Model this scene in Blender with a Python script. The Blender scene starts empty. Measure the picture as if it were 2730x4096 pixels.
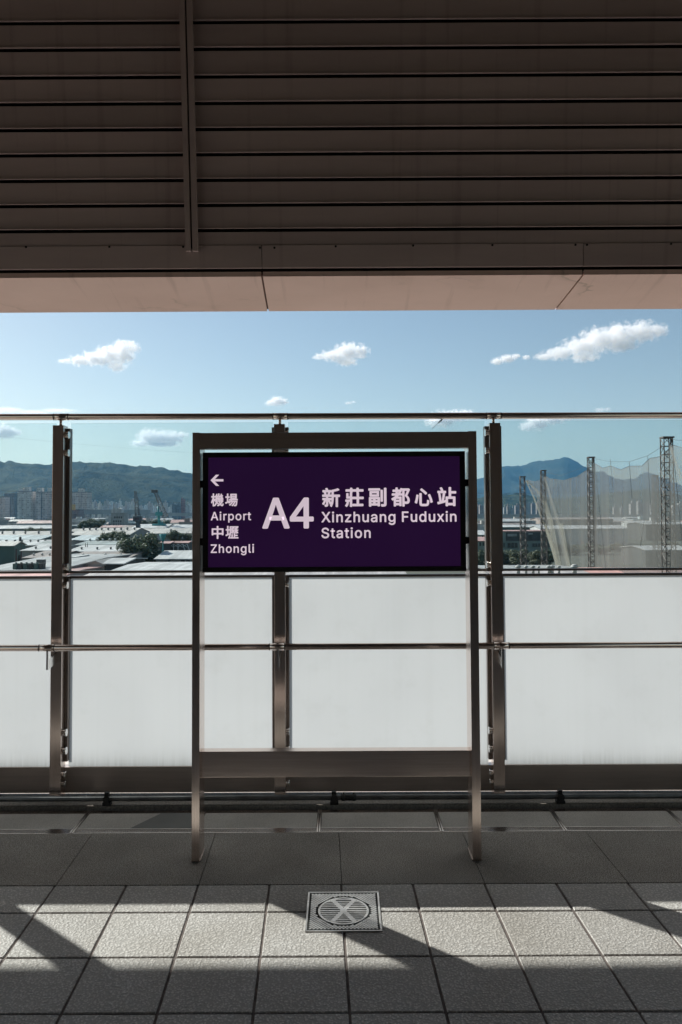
# ------------------------------------------------------------------ tuning
SIGN_E, LET_E = .5, .8
BACKC = (.42, .35, .315)
HAZE, HAZEC = 4.4e-5, (.22, .58, .98, 1)
SKYS, SUNE, EXPO, VB = .076, 5.0, .55, 40
AIR, DUST, OZONE = 1.0, .6, 1.0
SKYT = (1.06, 1.02, .915, 1)
import bpy, bmesh, math, random
import numpy as np
from mathutils import Vector, Matrix, noise as mnoise
random.seed(7)
SC = bpy.context.scene
COL = SC.collection
V3 = Vector
# ------------------------------------------------------------------ camera model (photo pixels 2730 x 4096)
F, PITCH, ROLL, YAW, SHY, EYE = 2998.6, .0371912, -.0053557, -.0012606, -112.558, 1.5598
def cam_axes():
    cy, sy, cp, sp, cr, sr = math.cos(YAW), math.sin(YAW), math.cos(PITCH), math.sin(PITCH), math.cos(ROLL), math.sin(ROLL)
    fw = V3((sy*cp, cy*cp, sp)); rt = V3((cy, -sy, 0)); up = rt.cross(fw)
    return cr*rt + sr*up, -sr*rt + cr*up, fw
RT, UP, FW = cam_axes()
EYEV = V3((0, 0, EYE))
def ray(x, y):
    return RT*((x-1365)/F) - UP*((y-2048-SHY)/F) + FW
def at_y(x, y, Y):
    d = ray(x, y); return EYEV + d*(Y/d.y)
def at_z(x, y, z):
    d = ray(x, y); return EYEV + d*((z-EYE)/d.z)
def hor(x): return 2054.0 - .00536*x
cam = bpy.data.cameras.new('camera'); camo = bpy.data.objects.new('camera', cam); COL.objects.link(camo)
m = Matrix((RT, UP, -FW)).transposed().to_4x4(); m.translation = EYEV; camo.matrix_world = m
cam.sensor_fit = 'VERTICAL'; cam.sensor_height = 36; cam.sensor_width = 24
cam.lens = F*36/4096; cam.shift_y = SHY/4096
cam.clip_start = .05; cam.clip_end = 60000
SC.camera = camo
# ------------------------------------------------------------------ materials
def new_mat(name):
    mt = bpy.data.materials.new(name); mt.use_nodes = True
    nt = mt.node_tree; nt.nodes.clear()
    out = nt.nodes.new('ShaderNodeOutputMaterial')
    return mt, nt, out
def N(nt, typ, **kw):
    n = nt.nodes.new(typ)
    for k, v in kw.items():
        if k in n.inputs: n.inputs[k].default_value = v
        else: setattr(n, k, v)
    return n
def L(nt, a, b): nt.links.new(a, b)
def c4(c): return (c[0], c[1], c[2], 1)
def ramp(nt, fac, stops):
    r = nt.nodes.new('ShaderNodeValToRGB')
    while len(r.color_ramp.elements) < len(stops): r.color_ramp.elements.new(.5)
    for e, (p, c) in zip(r.color_ramp.elements, stops):
        e.position = p; e.color = c4(c) if len(c) == 3 else c
    L(nt, fac, r.inputs[0]); return r
def coords(nt, scale=(1, 1, 1), kind='Object'):
    tc = N(nt, 'ShaderNodeTexCoord'); mp = N(nt, 'ShaderNodeMapping'); mp.inputs['Scale'].default_value = scale
    L(nt, tc.outputs[kind], mp.inputs[0]); return mp.outputs[0]
def pm(name, c1, c2=None, scale=3., rough=.6, metal=0., bump=0., bscale=None, stretch=(1, 1, 1), detail=5., rvar=0., lo=.35, hi=.65, spec=.5, bdist=.01):
    mt, nt, out = new_mat(name)
    b = N(nt, 'ShaderNodeBsdfPrincipled'); b.inputs['Roughness'].default_value = rough; b.inputs['Metallic'].default_value = metal
    b.inputs['Specular IOR Level'].default_value = spec
    co = coords(nt, stretch)
    nz = N(nt, 'ShaderNodeTexNoise', Scale=scale, Detail=detail); L(nt, co, nz.inputs['Vector'])
    if c2 is None: c2 = tuple(v*.82 for v in c1)
    r = ramp(nt, nz.outputs['Fac'], [(lo, c1), (hi, c2)]); L(nt, r.outputs[0], b.inputs['Base Color'])
    if rvar:
        mr = N(nt, 'ShaderNodeMapRange'); mr.inputs[3].default_value = rough-rvar; mr.inputs[4].default_value = rough+rvar
        L(nt, nz.outputs['Fac'], mr.inputs[0]); L(nt, mr.outputs[0], b.inputs['Roughness'])
    if bump:
        n2 = N(nt, 'ShaderNodeTexNoise', Scale=bscale or scale*4, Detail=4.); L(nt, co, n2.inputs['Vector'])
        bp = N(nt, 'ShaderNodeBump', Strength=bump, Distance=bdist); L(nt, n2.outputs['Fac'], bp.inputs['Height']); L(nt, bp.outputs[0], b.inputs['Normal'])
    L(nt, b.outputs[0], out.inputs[0]); return mt
def steel(name, stretch, base=(.86, .735, .67), rough=.19):
    mt, nt, out = new_mat(name)
    b = N(nt, 'ShaderNodeBsdfPrincipled', Metallic=1.)
    co = coords(nt, stretch)
    nz = N(nt, 'ShaderNodeTexNoise', Scale=1., Detail=3.); L(nt, co, nz.inputs['Vector'])
    co2 = coords(nt, tuple(2+.16*v for v in stretch)); n2 = N(nt, 'ShaderNodeTexNoise', Scale=1.6, Detail=5.); L(nt, co2, n2.inputs['Vector'])
    mx = N(nt, 'ShaderNodeMath', operation='MULTIPLY'); L(nt, nz.outputs['Fac'], mx.inputs[0]); L(nt, n2.outputs['Fac'], mx.inputs[1])
    r = ramp(nt, mx.outputs[0], [(.12, tuple(v*.86 for v in base)), (.34, base)]); L(nt, r.outputs[0], b.inputs['Base Color'])
    mr = N(nt, 'ShaderNodeMapRange'); mr.inputs[3].default_value = rough-.01; mr.inputs[4].default_value = rough+.05
    L(nt, n2.outputs['Fac'], mr.inputs[0]); L(nt, mr.outputs[0], b.inputs['Roughness'])
    bp = N(nt, 'ShaderNodeBump', Strength=.09, Distance=.002); L(nt, nz.outputs['Fac'], bp.inputs['Height']); L(nt, bp.outputs[0], b.inputs['Normal'])
    L(nt, b.outputs[0], out.inputs[0]); return mt
STEEL_V = steel('brushed steel upright', (260, 260, 3))
STEEL_H = steel('brushed steel lengthwise', (3, 260, 260))
BOLTM = pm('bright bolt steel', (.86, .84, .82), (.8, .78, .76), 30, .2, 1.)
STEEL_D = steel('dark steel channel', (60, 60, 4), base=(.30, .255, .235), rough=.42)
PLATE = steel('kick plate steel', (2, 60, 90), base=(.58, .51, .47), rough=.42)
GALV = pm('galvanised pipe', (.20, .205, .21), (.12, .12, .125), 9, .48, .6, .1, 60)
CLAMPM = pm('black clamp rubber', (.03, .03, .032), (.018, .018, .02), 20, .5)
ZINC = pm('slot drain steel', (.92, .86, .82), (.78, .72, .68), 14, .2, 1., rvar=.06)
DRAINM = pm('cast drain nickel', (.90, .87, .85), (.68, .65, .63), 18, .3, .85, .06, 80, rvar=.08)
BLACKM = pm('black void', (.012, .011, .011), (.008, .008, .008), 5, .8)  # near-black stands in for shade in slots and gaps; also dark fittings
def paint(name, c1, c2, marks=None, rnd_amt=.16):
    mt, nt, out = new_mat(name); b = N(nt, 'ShaderNodeBsdfPrincipled', Roughness=.5); b.inputs['Specular IOR Level'].default_value = .4
    co = coords(nt, (.5, 1, 2.4)); nz = N(nt, 'ShaderNodeTexNoise', Scale=1.6, Detail=9., Roughness=.62); L(nt, co, nz.inputs['Vector'])
    r = ramp(nt, nz.outputs['Fac'], [(.3, c1), (.7, c2)]); col = r.outputs[0]
    oi = N(nt, 'ShaderNodeObjectInfo'); mr = N(nt, 'ShaderNodeMapRange'); mr.inputs[3].default_value = 1-rnd_amt; mr.inputs[4].default_value = 1+rnd_amt*.5; L(nt, oi.outputs['Random'], mr.inputs[0])
    mm = N(nt, 'ShaderNodeMixRGB', blend_type='MULTIPLY'); mm.inputs[0].default_value = 1; L(nt, col, mm.inputs[1]); L(nt, mr.outputs[0], mm.inputs[2]); col = mm.outputs[0]
    # rain streaks running down the sheet
    cs = coords(nt, (14, 1, .5)); ns = N(nt, 'ShaderNodeTexNoise', Scale=1., Detail=5.); L(nt, cs, ns.inputs['Vector']); rs = ramp(nt, ns.outputs['Fac'], [(.30, (.80, .78, .77)), (.42, (1, 1, 1))])
    m2 = N(nt, 'ShaderNodeMixRGB', blend_type='MULTIPLY'); m2.inputs[0].default_value = .7; L(nt, col, m2.inputs[1]); L(nt, rs.outputs[0], m2.inputs[2]); col = m2.outputs[0]
    if marks:       # dried tide marks: thin contour lines of a slow noise, only in patches
        c5 = coords(nt, (1, 1.6, 1)); n5 = N(nt, 'ShaderNodeTexNoise', Scale=1.15, Detail=6., Roughness=.55); L(nt, c5, n5.inputs['Vector'])
        r5 = ramp(nt, n5.outputs['Fac'], [(.525, (0, 0, 0)), (.538, (1, 1, 1)), (.556, (.25, .25, .25)), (.60, (0, 0, 0))])
        n6 = N(nt, 'ShaderNodeTexNoise', Scale=1.7, Detail=3.); L(nt, co, n6.inputs['Vector']); r6 = ramp(nt, n6.outputs['Fac'], [(.56, (0, 0, 0)), (.66, (1, 1, 1))])
        m5 = N(nt, 'ShaderNodeMath', operation='MULTIPLY'); L(nt, r5.outputs[0], m5.inputs[0]); L(nt, r6.outputs[0], m5.inputs[1])
        m6 = N(nt, 'ShaderNodeMath', operation='MULTIPLY'); L(nt, m5.outputs[0], m6.inputs[0]); m6.inputs[1].default_value = .6
        m7 = N(nt, 'ShaderNodeMixRGB'); L(nt, m6.outputs[0], m7.inputs[0]); L(nt, col, m7.inputs[1]); m7.inputs[2].default_value = c4(marks); col = m7.outputs[0]
    L(nt, col, b.inputs['Base Color'])
    n2 = N(nt, 'ShaderNodeTexNoise', Scale=1.3, Detail=2.); L(nt, co, n2.inputs['Vector']); bp = N(nt, 'ShaderNodeBump', Strength=.25, Distance=.01); L(nt, n2.outputs['Fac'], bp.inputs['Height']); L(nt, bp.outputs[0], b.inputs['Normal'])
    L(nt, b.outputs[0], out.inputs[0]); return mt
SLATM = paint('brown louvre paint', (.54, .43, .405), (.44, .345, .33))
SOFFM = paint('pale pink soffit paint', (.79, .585, .515), (.69, .50, .435), (.34, .25, .20), .06)
RUSTM = pm('rust brown joint', (.16, .085, .065), (.09, .05, .04), 12, .7)
SIGNBLK = pm('black sign casing', (.012, .012, .013), (.018, .018, .019), 30, .42)
# frosted and clear glass
def glass_clear():
    mt, nt, out = new_mat('clear glass')
    t = N(nt, 'ShaderNodeBsdfTransparent'); t.inputs[0].default_value = (.915, .96, .965, 1)
    g = N(nt, 'ShaderNodeBsdfGlossy'); g.inputs['Roughness'].default_value = .01; g.inputs[0].default_value = (.8, .8, .8, 1)
    fr = N(nt, 'ShaderNodeFresnel'); mx = N(nt, 'ShaderNodeMixShader')
    ge = N(nt, 'ShaderNodeNewGeometry'); io = N(nt, 'ShaderNodeMapRange'); io.inputs[3].default_value = 1.45; io.inputs[4].default_value = 1/1.45   # thin pane: same reflectance from both sides
    L(nt, ge.outputs['Backfacing'], io.inputs[0]); L(nt, io.outputs[0], fr.inputs['IOR'])
    L(nt, fr.outputs[0], mx.inputs[0]); L(nt, t.outputs[0], mx.inputs[1]); L(nt, g.outputs[0], mx.inputs[2])
    d = N(nt, 'ShaderNodeBsdfDiffuse'); d.inputs[0].default_value = (.6, .62, .62, 1)
    co = coords(nt, (1, 1, 1)); nz = N(nt, 'ShaderNodeTexNoise', Scale=2.2, Detail=7.); L(nt, co, nz.inputs['Vector'])
    mr = N(nt, 'ShaderNodeMapRange'); mr.inputs[1].default_value = .45; mr.inputs[2].default_value = .8; mr.inputs[3].default_value = 0; mr.inputs[4].default_value = .05
    L(nt, nz.outputs['Fac'], mr.inputs[0])
    m2 = N(nt, 'ShaderNodeMixShader'); L(nt, mr.outputs[0], m2.inputs[0]); L(nt, mx.outputs[0], m2.inputs[1]); L(nt, d.outputs[0], m2.inputs[2])
    L(nt, m2.outputs[0], out.inputs[0]); return mt
GLASS = glass_clear()
def glass_frost():
    mt, nt, out = new_mat('frosted glass')
    co = coords(nt, (1, 1, 1)); nz = N(nt, 'ShaderNodeTexNoise', Scale=1.1, Detail=4.); L(nt, co, nz.inputs['Vector'])
    co2 = coords(nt, (70, 1, 1.2)); n2 = N(nt, 'ShaderNodeTexNoise', Scale=1., Detail=4.); L(nt, co2, n2.inputs['Vector'])
    # colour darkens over the lowest 12 cm of the pane, in streaks
    sx = N(nt, 'ShaderNodeSeparateXYZ'); tc = N(nt, 'ShaderNodeTexCoord'); L(nt, tc.outputs['Object'], sx.inputs[0])
    mz = N(nt, 'ShaderNodeMapRange'); mz.inputs[1].default_value = .17; mz.inputs[2].default_value = .30; mz.inputs[3].default_value = 1; mz.inputs[4].default_value = 0; L(nt, sx.outputs['Z'], mz.inputs[0])
    pw = N(nt, 'ShaderNodeMath', operation='POWER'); pw.inputs[1].default_value = 2.2; L(nt, mz.outputs[0], pw.inputs[0])
    mu = N(nt, 'ShaderNodeMath', operation='MULTIPLY'); L(nt, pw.outputs[0], mu.inputs[0]); L(nt, n2.outputs['Fac'], mu.inputs[1])
    r = ramp(nt, nz.outputs['Fac'], [(.3, FROST1), (.7, FROST2)])
    n3 = N(nt, 'ShaderNodeTexNoise', Scale=5.5, Detail=8., Roughness=.65); L(nt, co, n3.inputs['Vector']); r3 = ramp(nt, n3.outputs['Fac'], [(.30, (.955, .955, .95)), (.46, (1, 1, 1))])
    c9 = coords(nt, (22, 1, .35)); n9 = N(nt, 'ShaderNodeTexNoise', Scale=1., Detail=4.); L(nt, c9, n9.inputs['Vector']); r9 = ramp(nt, n9.outputs['Fac'], [(.28, (.982, .982, .98)), (.5, (1, 1, 1))])
    ma = N(nt, 'ShaderNodeMixRGB', blend_type='MULTIPLY'); ma.inputs[0].default_value = 1; L(nt, r.outputs[0], ma.inputs[1]); L(nt, r3.outputs[0], ma.inputs[2])
    mb = N(nt, 'ShaderNodeMixRGB', blend_type='MULTIPLY'); mb.inputs[0].default_value = 1; L(nt, ma.outputs[0], mb.inputs[1]); L(nt, r9.outputs[0], mb.inputs[2]); r = mb
    mixc = N(nt, 'ShaderNodeMixRGB'); L(nt, mu.outputs[0], mixc.inputs[0]); L(nt, r.outputs[0], mixc.inputs[1]); mixc.inputs[2].default_value = (.30, .295, .28, 1)
    tr = N(nt, 'ShaderNodeBsdfTranslucent'); L(nt, mixc.outputs[0], tr.inputs[0])
    df = N(nt, 'ShaderNodeBsdfDiffuse'); L(nt, mixc.outputs[0], df.inputs[0])
    mx = N(nt, 'ShaderNodeMixShader'); mx.inputs[0].default_value = .22; L(nt, tr.outputs[0], mx.inputs[1]); L(nt, df.outputs[0], mx.inputs[2])
    g = N(nt, 'ShaderNodeBsdfGlossy'); g.inputs['Roughness'].default_value = .25
    m2 = N(nt, 'ShaderNodeMixShader'); m2.inputs[0].default_value = .04; L(nt, mx.outputs[0], m2.inputs[1]); L(nt, g.outputs[0], m2.inputs[2])
    L(nt, m2.outputs[0], out.inputs[0]); return mt
FROST1, FROST2 = (.575, .585, .595), (.54, .55, .56)
FROST = glass_frost()
# stone
def granite(name, a, b, c, sc=260, bump=.25):
    mt, nt, out = new_mat(name)
    bs = N(nt, 'ShaderNodeBsdfPrincipled', Roughness=.7); bs.inputs['Specular IOR Level'].default_value = .3
    co = coords(nt)
    n1 = N(nt, 'ShaderNodeTexNoise', Scale=float(sc), Detail=3.); L(nt, co, n1.inputs['Vector'])
    n2 = N(nt, 'ShaderNodeTexNoise', Scale=2.3, Detail=5.); L(nt, co, n2.inputs['Vector'])
    r = ramp(nt, n1.outputs['Fac'], [(.36, a), (.5, b), (.62, c)])
    r2 = ramp(nt, n2.outputs['Fac'], [(.3, (.72, .70, .68)), (.7, (1.08, 1.06, 1.04))])
    mm = N(nt, 'ShaderNodeMixRGB', blend_type='MULTIPLY'); mm.inputs[0].default_value = 1; L(nt, r.outputs[0], mm.inputs[1]); L(nt, r2.outputs[0], mm.inputs[2])
    L(nt, mm.outputs[0], bs.inputs['Base Color'])
    bp = N(nt, 'ShaderNodeBump', Strength=bump, Distance=.002); L(nt, n1.outputs['Fac'], bp.inputs['Height']); L(nt, bp.outputs[0], bs.inputs['Normal'])
    L(nt, bs.outputs[0], out.inputs[0]); return mt
GRAN = granite('flamed granite', (.11, .098, .088), (.35, .32, .295), (.62, .575, .53))
GRAN2 = granite('granite drain infill', (.34, .315, .29), (.55, .515, .48), (.70, .665, .63))
GRAN3 = granite('smooth grey patch', (.20, .20, .195), (.22, .22, .215), (.24, .24, .235), 400, .05)
CONC = granite('kerb concrete', (.34, .31, .285), (.46, .42, .39), (.56, .52, .48), 120, .3)
def tile_mat():
    mt, nt, out = new_mat('dimpled stone tile')
    bs = N(nt, 'ShaderNodeBsdfPrincipled', Roughness=.55)
    co = coords(nt); wp = N(nt, 'ShaderNodeTexNoise', Scale=60., Detail=2.); L(nt, co, wp.inputs['Vector'])
    mv = N(nt, 'ShaderNodeMixRGB'); mv.inputs[0].default_value = .004; L(nt, co, mv.inputs[1]); L(nt, wp.outputs['Color'], mv.inputs[2])
    vo = N(nt, 'ShaderNodeTexVoronoi', Scale=120., feature='SMOOTH_F1'); vo.inputs['Smoothness'].default_value = .6; L(nt, mv.outputs[0], vo.inputs['Vector'])
    nz = N(nt, 'ShaderNodeTexNoise', Scale=95., Detail=4.); L(nt, co, nz.inputs['Vector'])
    ad = N(nt, 'ShaderNodeMath', operation='ADD'); L(nt, vo.outputs['Distance'], ad.inputs[0]); L(nt, nz.outputs['Fac'], ad.inputs[1])
    big = N(nt, 'ShaderNodeTexNoise', Scale=2.6, Detail=6.); L(nt, co, big.inputs['Vector'])
    r = ramp(nt, ad.outputs[0], [(.62, TILE_HI), (1.0, TILE_LO)])
    r2 = ramp(nt, big.outputs['Fac'], [(.3, (.84, .82, .79)), (.65, (1.03, 1.03, 1.03))])
    mm = N(nt, 'ShaderNodeMixRGB', blend_type='MULTIPLY'); mm.inputs[0].default_value = 1; L(nt, r.outputs[0], mm.inputs[1]); L(nt, r2.outputs[0], mm.inputs[2])
    # every tile its own tone
    sn = N(nt, 'ShaderNodeVectorMath', operation='SNAP'); sn.inputs[1].default_value = (.3, .2949, 10); of = N(nt, 'ShaderNodeVectorMath', operation='SUBTRACT'); of.inputs[1].default_value = (X0T_, YB_, -5); L(nt, co, of.inputs[0]); L(nt, of.outputs[0], sn.inputs[0])
    wn = N(nt, 'ShaderNodeTexWhiteNoise'); L(nt, sn.outputs[0], wn.inputs['Vector']); r3 = ramp(nt, wn.outputs['Value'], [(0, (.88, .87, .86)), (1, (1.05, 1.05, 1.05))])
    m3 = N(nt, 'ShaderNodeMixRGB', blend_type='MULTIPLY'); m3.inputs[0].default_value = 1; L(nt, mm.outputs[0], m3.inputs[1]); L(nt, r3.outputs[0], m3.inputs[2])
    L(nt, m3.outputs[0], bs.inputs['Base Color'])
    bp = N(nt, 'ShaderNodeBump', Strength=.65, Distance=.0035, invert=True); L(nt, ad.outputs[0], bp.inputs['Height']); L(nt, bp.outputs[0], bs.inputs['Normal'])
    L(nt, bs.outputs[0], out.inputs[0]); return mt
TILE_HI, TILE_LO = (.80, .75, .725), (.47, .435, .415)
X0T_, YB_ = -1.49881, 2.98605
TILE = tile_mat()
BOUNCEM = pm('pale bounce concrete', (.66, .62, .59), (.55, .52, .49), 2, .8)  # kept pale so it throws sunlight up at the soffit
GROUT = pm('grout', (.21, .165, .15), (.12, .095, .088), 25, .85)
# ------------------------------------------------------------------ mesh helpers
def nb(): return bmesh.new()
def add_box(bm, x0, x1, y0, y1, z0, z1, bev=0, seg=2):
    r = bmesh.ops.create_cube(bm, size=1)
    vs = r['verts']
    for v in vs:
        v.co = V3((x0 if v.co.x < 0 else x1, y0 if v.co.y < 0 else y1, z0 if v.co.z < 0 else z1))
    if bev:
        es = list({e for v in vs for e in v.link_edges})
        bmesh.ops.bevel(bm, geom=es, offset=bev, segments=seg, affect='EDGES', profile=.7)
    return bm
def add_tube(bm, p0, p1, r, n=12, r1=None, caps=True):
    p0, p1 = V3(p0), V3(p1); d = p1-p0
    if d.length < 1e-9: return bm
    r1 = r if r1 is None else r1
    q = d.to_track_quat('Z', 'Y')
    a = [bm.verts.new(p0 + q @ V3((r*math.cos(2*math.pi*i/n), r*math.sin(2*math.pi*i/n), 0))) for i in range(n)]
    b = [bm.verts.new(p1 + q @ V3((r1*math.cos(2*math.pi*i/n), r1*math.sin(2*math.pi*i/n), 0))) for i in range(n)]
    for i in range(n):
        f = bm.faces.new((a[i], a[(i+1) % n], b[(i+1) % n], b[i])); f.smooth = n > 6
    if caps:
        bm.faces.new(a[::-1]); bm.faces.new(b)
    return bm
def add_poly(bm, pts, ext):
    """extrude the polygon pts along ext"""
    ext = V3(ext)
    a = [bm.verts.new(V3(p)) for p in pts]; b = [bm.verts.new(V3(p)+ext) for p in pts]
    bm.faces.new(a[::-1]); bm.faces.new(b)
    n = len(a)
    for i in range(n): bm.faces.new((a[i], a[(i+1) % n], b[(i+1) % n], b[i]))
    return bm
def wloc(o):
    p = V3((0, 0, 0))
    while o is not None: p += o.location; o = o.parent
    return p
def obj(name, bm, mat, parent=None, label=None, local=False, angle=None):
    """one mesh object; world-space vertices are re-based on the parent unless local"""
    bmesh.ops.recalc_face_normals(bm, faces=bm.faces)
    if parent is not None and not local: bmesh.ops.translate(bm, verts=bm.verts, vec=-wloc(parent))
    me = bpy.data.meshes.new(name); bm.to_mesh(me); bm.free()
    for mm in (mat if isinstance(mat, (list, tuple)) else [mat]): me.materials.append(mm)
    o = bpy.data.objects.new(name, me); COL.objects.link(o)
    if parent is not None: o.parent = parent
    if label: o['label'] = label
    return o
def tag(o, label, cat, group=None, kind=None):
    o['label'] = label; o['category'] = cat
    if group: o['group'] = group
    if kind: o['kind'] = kind
    return o
def thing(name, label, cat, loc=(0, 0, 0), group=None, rotz=0):
    o = bpy.data.objects.new(name, None); COL.objects.link(o); o.empty_display_size = .2
    o.location = loc; o.rotation_euler = (0, 0, rotz)
    return tag(o, label, cat, group)
def struct(name, bm, mat, kind='structure'):
    o = obj(name, bm, mat); o['kind'] = kind; return o
KIDS = {}
def dup(o, loc=None, parent=None):
    c = o.copy(); COL.objects.link(c)
    if parent is not None: c.parent = parent
    if loc is not None: c.location = loc
    for ch in [k for k in bpy.data.objects if k.parent == o]:
        dup(ch, None, c)
    return c
# ================================================================== PLATFORM FLOOR
X0T, TC, YB, YA, DY = -1.49881, -.03397, 2.98605, 3.2040, .2949
bm = nb(); g = .0045
for k in range(-22, 24):
    xa, xb = X0T+.3*k+g, X0T+.3*(k+1)-g
    rows = [(YB+g*.8, YA-.004)]+[(YB-DY*(n+1)+g*.8, YB-DY*n-g*.8) for n in range(22)]
    for (ya, yb) in rows:
        j = [random.uniform(-.0008, .0008) for _ in range(4)]
        add_box(bm, xa+j[0], xb+j[1], ya+j[2], yb+j[3], -.02, random.uniform(-.0004, .0004), .0028, 1)
for v in bm.verts: v.co.x += (v.co.y-2.8)*TC
fl = struct('floor', bm, TILE)
bm = nb(); add_box(bm, -16, 16, -9, 3.2, -.05, -.0045); struct('floor_bed', bm, GROUT)
bm = nb(); add_box(bm, -16, 16, 4.302, 7.2, -.05, .01); struct('bounce_ledge', bm, BOUNCEM)  # unseen ledge added to bounce sunlight onto the soffit
bm = nb(); add_box(bm, -16, 16, -9, 7.2, -.45, -.052); struct('platform_slab', bm, CONC)
bm = nb()
GX = at_z(1356, 3324, 0).x
for k in range(-12, 13):
    xa = GX+.6*k; add_box(bm, xa+.0012, xa+.5988, YA, 3.7115, -.03, random.uniform(-.0006, .0006), .0012, 1)
for v in bm.verts: v.co.x += (v.co.y-3.71)*-.03
struct('pavement', bm, GRAN)
bm = nb(); add_box(bm, -16, 16, 4.0135, 4.3, -.05, .0145, .006, 3)
struct('kerb', bm, CONC)
# slot drain along the kerb: .6 m cover sections
def drain_section(kind):
    t = thing('drain_cover', 'x', 'drain cover', (0, 0, 0))
    w = .6035
    for nm, bars in (('front_grating', ((3.7135, 3.7205), (3.7295, 3.7345), (3.7435, 3.7485), (3.7575, 3.765))), ('back_grating', ((3.955, 3.961), (3.970, 3.975), (3.984, 3.990)))):
        b = nb()
        for (ya, yb) in bars: add_box(b, .010, w-.010, ya, yb, -.03, .0004, .0008, 1)
        obj(nm, b, ZINC, t)
    for xa in (.0015, w-.0095):
        b = nb(); add_box(b, xa, xa+.008, 3.7135, 3.990, -.03, .0012, .001, 1); obj('edge_strip', b, ZINC, t)
    b = nb(); add_box(b, .012, w-.012, 3.767, 3.953, -.03, -.0006, .001, 1); obj('stone_infill', b, GRAN2, t)
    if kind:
        b = nb(); add_poly(b, [(.275, 3.7675, 0), (w-.013, 3.7675, 0), (w-.013, 3.952, 0), (.385, 3.952, 0)], (0, 0, .0012)); obj('smooth_patch', b, GRAN3, t)  # darker, plainer slanted area over part of the stone
    return t
dl = {-3: 'stone drain cover in the slot channel at the left edge of the photo', -2: 'stone drain cover with a darker smooth slanted corner, left of the sign',
      -1: 'stone drain cover behind the left half of the sign', 0: 'stone drain cover behind the right half of the sign, just right of the middle divider',
      1: 'stone drain cover behind the right sign post', 2: 'pale stone drain cover in front of the bare frosted panel on the right', 3: 'stone drain cover cut off at the right edge of the photo'}
DX = at_z(1274, 3329, 0).x
plain = None
for k in range(-3, 4):
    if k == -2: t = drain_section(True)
    elif plain is None: t = plain = drain_section(False)
    else: t = dup(plain)
    t.location = (DX+.6035*k, 0, 0); t.rotation_euler = (0, 0, 0)
    tag(t, dl[k], 'drain cover', 'drain covers in the channel along the railing')
bm = nb(); add_box(bm, -4, 4, 3.712, 4.012, -.05, -.032); struct('slot_void_sheet', bm, BLACKM)  # black sheet in place of the darkness below the slots
# square floor drain
t = thing('floor_drain', 'square metal floor drain with round slotted grate set in the floor tiles', 'floor drain', (-.003, 2.987, 0))
s = .1445
b = nb()
for (xa, xb, ya, yb) in ((-s, s, -s, -s+.008), (-s, s, s-.008, s), (-s, -s+.008, -s+.008, s-.008), (s-.008, s, -s+.008, s-.008)):
    add_box(b, xa, xb, ya, yb, -.004, .0045, .0012, 1)
obj('rim', b, DRAINM, t, local=True)
b = nb(); R0 = .1015
n = 96; ring = []
for i in range(n):
    a = 2*math.pi*i/n; c, s2 = math.cos(a), math.sin(a); q = (s-.009)/max(abs(c), abs(s2))
    ring.append((b.verts.new((R0*c, R0*s2, .0022)), b.verts.new((q*c, q*s2, .0022))))
for i in range(n): b.faces.new((ring[i][0], ring[i][1], ring[(i+1) % n][1], ring[(i+1) % n][0]))
obj('plate', b, BLACKM, t, local=True)
b = nb(); pit = .0142; lim = s-.0095     # diamond studs
for i in range(-22, 23):
    for j in range(-22, 23):
        x, y = (i+j)*pit/2*.98, (i-j)*pit/2*.98
        if max(abs(x), abs(y)) > lim-.004 or math.hypot(x, y) < R0+.006: continue
        h = .0057
        q = [V3((x-h, y, .0022)), V3((x, y-h, .0022)), V3((x+h, y, .0022)), V3((x, y+h, .0022))]
        add_poly(b, q, (0, 0, .0018))
obj('studs', b, DRAINM, t, local=True)
# round grate: bars between slots, with an X of two spokes
b = nb(); Rg = .099
def in_spoke(x, y):
    return abs(x*.5 - y*.866)/1 < .0055 or abs(x*.5 + y*.866)/1 < .0055
NX, NY = 200, 200
cell = 2*Rg/NX
b_cells = set()
for i in range(NX):
    for j in range(NY):
        x, y = -Rg+(i+.5)*cell, -Rg+(j+.5)*cell; r = math.hypot(x, y)
        if r > Rg: continue
        ph = (y/.0136) % 1
        slot = .24 < ph < .80 and r < Rg-.008 and not (abs(.88*x-.475*y) < .0088 or abs(.88*x+.475*y) < .0088)
        if not slot: b_cells.add((i, j))
vc = {}
def gv(i, j):
    if (i, j) not in vc: vc[(i, j)] = b.verts.new((-Rg+i*cell, -Rg+j*cell, .0042))
    return vc[(i, j)]
for (i, j) in b_cells: b.faces.new((gv(i, j), gv(i+1, j), gv(i+1, j+1), gv(i, j+1)))
ge = bmesh.ops.extrude_face_region(b, geom=b.faces[:])
bmesh.ops.translate(b, verts=[v for v in ge['geom'] if isinstance(v, bmesh.types.BMVert)], vec=(0, 0, -.006))
obj('round_grate', b, DRAINM, t, local=True)
b = nb()
bmesh.ops.create_cone(b, cap_ends=True, segments=64, radius1=R0, radius2=R0, depth=.002); bmesh.ops.translate(b, verts=b.verts, vec=(0, 0, -.0005))
obj('well_void_disc', b, BLACKM, t, local=True)  # flat black disc stands in for the shade under the grate

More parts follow.
